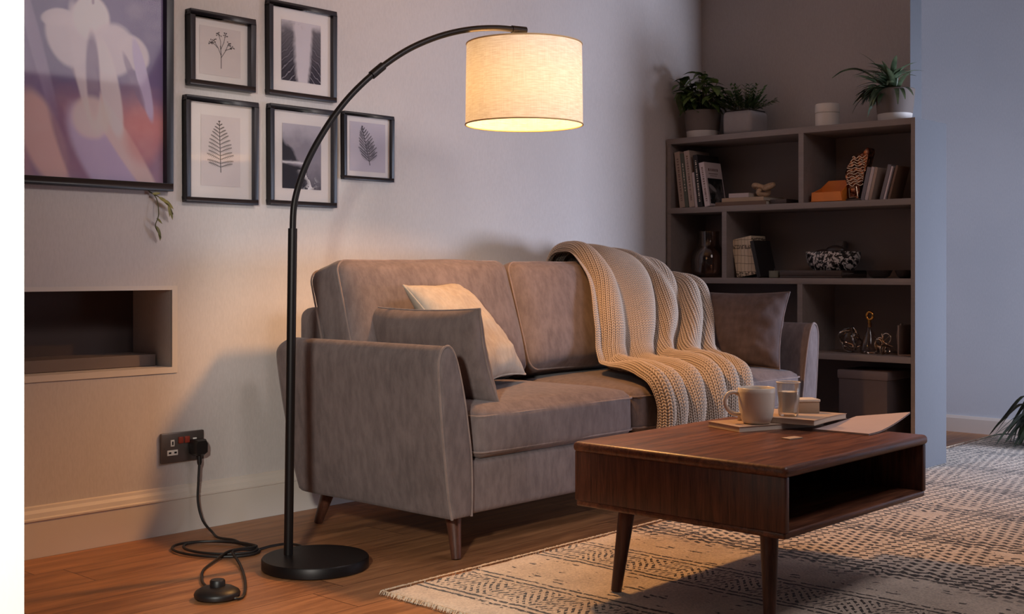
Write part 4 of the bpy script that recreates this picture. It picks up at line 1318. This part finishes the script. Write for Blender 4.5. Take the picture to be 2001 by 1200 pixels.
t = thing('letter_holder', 'orange lacquered open holder on the shelf', 'holder', (5.17, 2.745, ZT[1]))
def poly_prism(gq, pts, x0, x1):
    n = len(pts); v = [(x0, a, b) for a, b in pts] + [(x1, a, b) for a, b in pts]
    gq.add(v, [tuple(range(n)), tuple(reversed(range(n, 2 * n)))] + [((i + 1) % n, i, n + i, n + (i + 1) % n) for i in range(n)])
gq = G(); poly_prism(gq, [(.078, 0), (.078, .072), (.040, .104), (-.078, .104), (-.078, 0)], .045, .05)
gq.done('back_plate', M['orange'], t, smooth=False)
gq = G(); poly_prism(gq, [(.078, 0), (.076, .046), (-.070, .046), (-.078, 0)], -.05, -.045)
gq.done('front_plate', M['orange'], t, smooth=False)
G().box(-.05, .05, -.08, .082, 0.0005, .004).done('base', M['orange'], t)
for s in (-1, 1):
    gq = G(); gq.add([(-.045, s * .077, .004), (.045, s * .077, .004), (.045, s * .077, .072 if s > 0 else .104), (-.045, s * .073, .046), (-.045, s * .074, .004), (.045, s * .074, .004), (.045, s * .074, .072 if s > 0 else .104), (-.045, s * .070, .046)],
                     [(0, 1, 2, 3), (7, 6, 5, 4), (3, 2, 6, 7), (0, 3, 7, 4), (1, 5, 6, 2), (0, 4, 5, 1)])
    gq.done('side_plate', M['orange'], t, smooth=False)

t = thing('metal_sculpture', 'textured copper abstract sculpture beside the orange holder', 'sculpture', (5.185, 2.615, ZT[1]))
out = [(.040, .012), (.042, .062), (.056, .098), (.057, .135), (.046, .165), (.030, .186), (.016, .204), (-.006, .214), (-.03, .222), (-.048, .242), (-.062, .238), (-.062, .215), (-.050, .17), (-.040, .12), (-.034, .09), (-.022, .074), (-.016, .05), (-.010, .012)]
gq = G(); poly_prism(gq, out, -.028, .028); gq.done('body', M['copper'], t, smooth=True, bevel=.005, seg=3)
gq = G(); r = random.Random(2)
for k in range(11):
    z = .075 + k * .0125; ya = .050 - .0002 * k if z < .15 else .05 - (z - .15) * .55; yb_ = -.030 - max(0, z - .09) * .12
    pts = [(-.030, ya - .004 + (yb_ - ya) * q / 8, z + .004 * math.sin(q * 1.7 + k * 1.3) + r.uniform(-.002, .002)) for q in range(9)]
    gq.tube(spline(pts, 3), .0032, 6)
gq.done('relief', M['champagne'], t)
gq = G().tube([(-.030, .034, .018), (-.030, .036, .06), (-.030, .0, .066), (-.030, -.008, .02), (-.030, .034, .018)], .003, 6)
gq.done('window_ridge', M['champagne'], t)
G().box(-.035, .035, -.02, .05, .0005, .013).done('plinth', M['dark_wood'], t, bevel=.002)

for lab, y, th, h, cov, ti in (('grey clothbound book leaning beside the copper sculpture', 2.5800, .018, .150, M['bk_grey'], 13),
                              ('white paperback leaning second after the copper sculpture', 2.5595, .015, .150, M['bk_pale'], 13),
                              ('tan thin paperback leaning third after the copper sculpture', 2.542, .013, .148, M['bk_taupe'], 13),
                              ('dark grey hardback leaning near the shelf end', 2.488, .015, .158, M['bk_grey'], 15),
                              ('thin white booklet leaning near the shelf end', 2.4705, .008, .150, M['bk_white'], 15),
                              ('thin brown booklet, last book before the shelf end', 2.450, .010, .152, M['cover_brown'], 15)):
    book(lab, y, th, h, .12, ti, cov, x=5.125, group='small leaning books by the shelf end')

# third level
t = thing('glass_vase', 'smoked brown glass bottle vase on the middle shelf', 'vase', (5.21, 3.445, ZT[2]))
vp = [(0, .001), (.062, .001), (.078, .008), (.088, .03), (.090, .085), (.087, .115), (.078, .138), (.062, .155), (.053, .170), (.050, .19), (.052, .232), (.049, .232), (.047, .19), (.050, .168), (.06, .151), (.074, .135), (.083, .112), (.086, .085), (.084, .03), (.074, .012), (0, .008)]
G().lathe(vp, 48).done('body', M['smoke_glass'], t, auto=1.5)

t = thing('book', 'thick book with patterned cream jacket leaning on the middle shelf', 'book', (5.15, 3.262, ZT[2]), 'books on the middle shelf')
R = Matrix.Translation((0, -.02, 0)) @ Matrix.Rotation(math.radians(-10), 4, 'X'); low = (R @ Vector((0, -.1, 0))).z
R = Matrix.Translation((0, 0, -low + .018)) @ R
lowz = min((R @ Vector((0, s, 0))).z for s in (0, -.112)); R = Matrix.Translation((0, 0, -lowz + .0005)) @ R
o = G().box(0, .13, -.112, 0, 0, .186).done('cover', M['jacket'], t, smooth=False)
o.data.transform(R)
o = G().box(.004, .132, -.109, -.003, .003, .188, R).done('pages', M['paper'], t, smooth=False)
book('plain black book leaning against the patterned book', 3.111, .020, .180, .15, -13, M['bk_black'], z=ZT[2], x=5.12, group='books on the middle shelf')

t = thing('tealight_cup', 'tiny sage tealight cup beside the black book', 'cup', (5.14, 3.028, ZT[2]))
G().lathe([(0, .0005), (.022, .0005), (.026, .003), (.027, .034), (.025, .034), (.023, .01), (0, .008)], 28).done('cup', M['sage'], t)
G().lathe([(0, .026), (.0215, .026), (.0215, .03), (.003, .031), (.0015, .046), (0, .047)], 20).done('candle', M['dark_ceramic'], t)

t = thing('wooden_tray', 'long dark wooden tray under the patterned bowl', 'tray', (5.24, 2.83, ZT[2]))
G().box(-.12, .13, -.16, .16, .0005, .010).done('base', M['dark_wood'], t, bevel=.003)
gq = G().box(-.12, -.112, -.16, .16, .010, .036).box(.122, .13, -.16, .16, .010, .036).box(-.112, .122, -.16, -.152, .010, .036).box(-.112, .122, .152, .16, .010, .036)
gq.done('rim', M['dark_wood'], t, bevel=.002)

t = thing('decorative_bowl', 'round bowl with black and white brush pattern on the dark tray', 'bowl', (5.24, 2.775, ZT[2] + .0105))
bp = [(0, 0), (.045, 0), (.05, .004), (.090, .022), (.113, .05), (.124, .085), (.126, .112), (.123, .1125), (.120, .085), (.108, .052), (.086, .028), (.05, .012), (0, .009)]
G().lathe([(r, z) for r, z in bp], 56).done('bowl', M['bowl'], t)
for lab, dx, dy, dz, sy, sz in (('dark carved pod lying low in the patterned bowl', -.005, .045, .110, .055, .020), ('dark carved pod resting highest in the patterned bowl', .0, -.012, .128, .05, .022)):
    q = thing('seed_pod', lab, 'ornament', (5.24 + dx, 2.775 + dy, ZT[2] + dz - sz))
    G().lathe([(.026 * math.sin(PI * k / 14) + 1e-7, -math.cos(PI * k / 14)) for k in range(15)], 24, M4=Matrix.Rotation(PI / 2, 4, 'X') @ Matrix.Scale(sy, 4, (0, 0, 1))).done('shell', M['dark_ceramic'], q)
    q.children[0].location = (0, 0, sz)
    G().tube([(0, -sy * .6, sz + .012), (0, -sy * .7, sz + .026)], [.004, .002], 8).done('stalk', M['dark_wood'], q)
q = thing('pebble_ornament', 'muted brown block standing behind the patterned bowl', 'ornament', (5.365, 2.80, ZT[2]))
G().box(-.02, .02, -.022, .022, .0005, .175).done('block', M['pot_dark'], q, bevel=.006, seg=3)
G().box(-.024, .024, -.038, .038, .0, .012).done('foot', M['dark_wood'], q)
for lab, y, r_ in (('small dark bowl to the right of the patterned bowl', 2.535, .058), ('tiny dark dish, furthest right on the middle shelf', 2.415, .042)):
    q = thing('small_bowl', lab, 'bowl', (5.22, y, ZT[2]), 'small dark bowls')
    G().lathe([(0, .0005), (r_ * .5, .0005), (r_ * .8, .012), (r_, .036), (r_ - .004, .037), (r_ * .75, .017), (0, .007)], 36).done('bowl', M['dark_ceramic'], q)
    G().lathe([(0, .018), (r_ * .72, .018)], 24).done('filling', M['soil'], q)

# fourth level
t = thing('wire_ornament', 'round silver tangled ornament on the lower shelf', 'ornament', (5.20, 2.668, ZT[3]))
pts = []
for k in range(220):
    a = 2 * PI * k / 220
    v = Vector((math.sin(7 * a) * math.cos(3 * a), math.cos(5 * a + .6) * math.cos(3 * a + .4), math.sin(3 * a + .4 * math.sin(4 * a))))
    v = v.normalized() * (.050 + .008 * math.sin(11 * a)); pts.append((v.x * .8, v.y, v.z + .0635))
zmn = min(p[2] for p in pts)
G().tube([(a, b, c - zmn + .0045) for a, b, c in pts], .0042, 8, closed=True).done('coil', M['chrome'], t)
G().lathe([(0, .006), (.028, .012), (.036, .05), (.03, .09), (.012, .108), (0, .11)], 24).done('core', M['smoke_glass'], t)

t = thing('glass_bottle_ornament', 'gold topped smoky glass bottle ornament on the lower shelf', 'ornament', (5.20, 2.572, ZT[3]))
G().lathe([(0, .001), (.036, .001), (.044, .008), (.040, .04), (.026, .08), (.013, .11), (.010, .14), (0, .14)], 32).done('body', M['smoke_glass'], t)
ring = [(0, .015 * math.cos(2 * PI * k / 28), .172 + .017 * math.sin(2 * PI * k / 28)) for k in range(28)]
G().tube(ring, .0058, 10, closed=True).tube([(0, 0, .12), (0, .003, .157)], [.009, .007], 10).done('stopper', M['gold'], t)
t = thing('wire_ornament', 'champagne coloured looped wire ornament right of the glass bottle', 'ornament', (5.175, 2.498, ZT[3]))
gq = G()
for k in range(7):
    a = 2 * PI * k / 7; cx_, cy_ = .018 * math.cos(a), .022 * math.sin(a); rr = .017 + .003 * (k % 3); zc = rr + .0042 + (.030 if k % 2 else 0) + (.016 if k % 3 == 2 else 0)
    gq.tube([(cx_ + rr * math.cos(q) * math.cos(a * 1.7), cy_ + rr * math.cos(q) * math.sin(a * 1.7), zc + rr * math.sin(q)) for q in [2 * PI * j / 24 for j in range(24)]], .0036, 8, closed=True)
gq.done('loops', M['champagne'], t)
gq = G()
for a in (.6, 1.4, 2.2, 3.6): gq.tube([(0, 0, .055), (.01, .05 * math.cos(a), .055 + .04 * math.sin(a))], [.0034, .0014], 6)
gq.done('spikes', M['champagne'], t)

t = thing('bookend', 'bronze L shaped bookend at the end of the lower shelf', 'bookend', (5.21, 2.385, ZT[3]))
G().box(-.06, .06, -.036, .03, .0005, .006).done('foot', M['bookend'], t, bevel=.001)
G().box(-.06, .06, .024, .031, .006, .135).done('upright', M['bookend'], t, bevel=.001)
gq = G(); poly_prism(gq, [(.032, .02), (.056, .045), (.062, .085), (.052, .125), (.038, .145), (.032, .12)], -.01, .01)
gq.done('leaf_motif', M['bookend'], t, bevel=.003)

t = thing('storage_box', 'dark grey lidded storage box on the bottom shelf', 'box', (5.23, 2.565, ZT[4]))
G().box(-.115, .115, -.118, .118, .0005, .325).done('body', M['box_grey'], t, bevel=.006)
G().box(-.120, .120, -.123, .123, .318, .358).done('lid', M['box_lid'], t, bevel=.006)

# floor plant at the right
def make_floor_plant():
    t = thing('floor_plant', 'dark green strappy plant spilling onto the floor by the pale wall', 'plant', (6.24, 2.16, .012))
    r = random.Random(3); lf = G()
    lf.tube([(0, 0, 0), (0, 0, .14)], [.06, .03], 12)
    for k in range(120):
        a = r.uniform(0, 2 * PI); ro = r.uniform(.10, .30); h0 = r.uniform(.10, .20); c, s = math.cos(a), math.sin(a)
        pk = r.uniform(.13, .26)
        pts = spline([(c * .015, s * .015, h0 * .6), (c * ro * .35, s * ro * .35, pk), (c * ro * .75, s * ro * .75, pk * .55), (c * ro, s * ro, r.uniform(.004, .05))], 5)
        n = len(pts); w = r.uniform(.010, .02); sd = Vector((-s, c, .2)).normalized(); v = []; f = []
        for i, p in enumerate(pts):
            ww = w * math.sin(PI * (.15 + .85 * i / (n - 1))) + .0008
            v += [p - sd * ww, p + sd * ww]
        for i in range(n - 1): f.append((2 * i, 2 * i + 1, 2 * i + 3, 2 * i + 2))
        lf.add(v, f)
    leaf_blade(lf, (-.02, .03, .16), (-.15, .15, 1), (1, -1, 0), .11, .03, .6)
    leaf_blade(lf, (-.05, .10, .05), (-.5, .9, .15), (0, 0, 1), .20, .05, .6)
    lf.done('foliage', M['leaf_dark'], t)
make_floor_plant()


# ------------------------------------------------------------------ light
def area(name, loc, aim, size, power, col, size_y=None, spread=None):
    d = bpy.data.lights.new(name, 'AREA'); d.energy = power; d.color = col; d.size = size
    if size_y: d.shape = 'RECTANGLE'; d.size_y = size_y
    if spread: d.spread = math.radians(spread)
    o = bpy.data.objects.new(name, d); C.objects.link(o); o.location = loc
    o.rotation_euler = (Vector(aim) - Vector(loc)).to_track_quat('-Z', 'Y').to_euler(); return o

def point(name, loc, power, col, r):
    d = bpy.data.lights.new(name, 'POINT'); d.energy = power; d.color = col; d.shadow_soft_size = r
    o = bpy.data.objects.new(name, d); C.objects.link(o); o.location = loc; return o

lp = point('lamp_light', (SX, SY, 1.495), 39, (1, .475, .145), .045)
lp.data.use_nodes = True
ln = lp.data.node_tree; fo = ln.nodes.new('ShaderNodeLightFalloff'); fo.inputs['Strength'].default_value = 1.0
ln.links.new(fo.outputs['Linear'], ln.nodes['Emission'].inputs['Strength'])
area('room_fill', (3.4, .9, 2.42), (3.4, 2.7, .4), 1.2, 13, (1.0, .90, .93), None, 120)
area('window_light', (6.1, -.6, .78), (5.9, 2.5, .75), 1.3, 60, (.70, .78, 1.0), .95, 90)
d = bpy.data.lights.new('wall_fill_spot', 'SPOT'); d.energy = 104; d.color = (1, .91, .88); d.spot_size = math.radians(64); d.spot_blend = 1; d.shadow_soft_size = .25  # added fill to brighten the upper sofa wall, no actual fitting
o = bpy.data.objects.new('wall_fill_spot', d); C.objects.link(o); o.location = (2.35, .9, 2.35); o.rotation_euler = (Vector((2.74, 3.63, 1.78)) - Vector(o.location)).to_track_quat('-Z', 'Y').to_euler()
d = bpy.data.lights.new('wall_end_fill', 'SPOT'); d.energy = 250; d.color = (1, .985, .90); d.spot_size = math.radians(60); d.spot_blend = .4; d.shadow_soft_size = .1  # unseen spot added only to turn the left wall end bright white
o = bpy.data.objects.new('wall_end_fill', d); C.objects.link(o); o.location = (-.1, .7, 1.4); o.rotation_euler = (Vector((.7, 1.95, .8)) - Vector(o.location)).to_track_quat('-Z', 'Y').to_euler()

w = bpy.data.worlds.new('dusk'); sc.world = w; w.use_nodes = True
bg = w.node_tree.nodes['Background']; bg.inputs[0].default_value = (.62, .60, .68, 1); bg.inputs[1].default_value = .05

# ------------------------------------------------------------------ camera
cd = bpy.data.cameras.new('camera'); cam = bpy.data.objects.new('camera', cd); C.objects.link(cam)
cam.location = (0, 0, .88)
cd.sensor_width = 36; cd.lens = 36 * 2392 / 2001; cd.shift_y = -70 / 2001; cd.clip_start = .02
cam.rotation_euler = (PI / 2, 0, math.atan2(.677, .736) - PI / 2)
sc.camera = cam
sc.view_settings.view_transform = 'Standard'
sc.view_settings.look = 'None'
sc.view_settings.exposure = 0
sc.cycles.use_denoising = True
sc.cycles.max_bounces = 8
sc.cycles.transparent_max_bounces = 12
sc.cycles.sample_clamp_indirect = 6
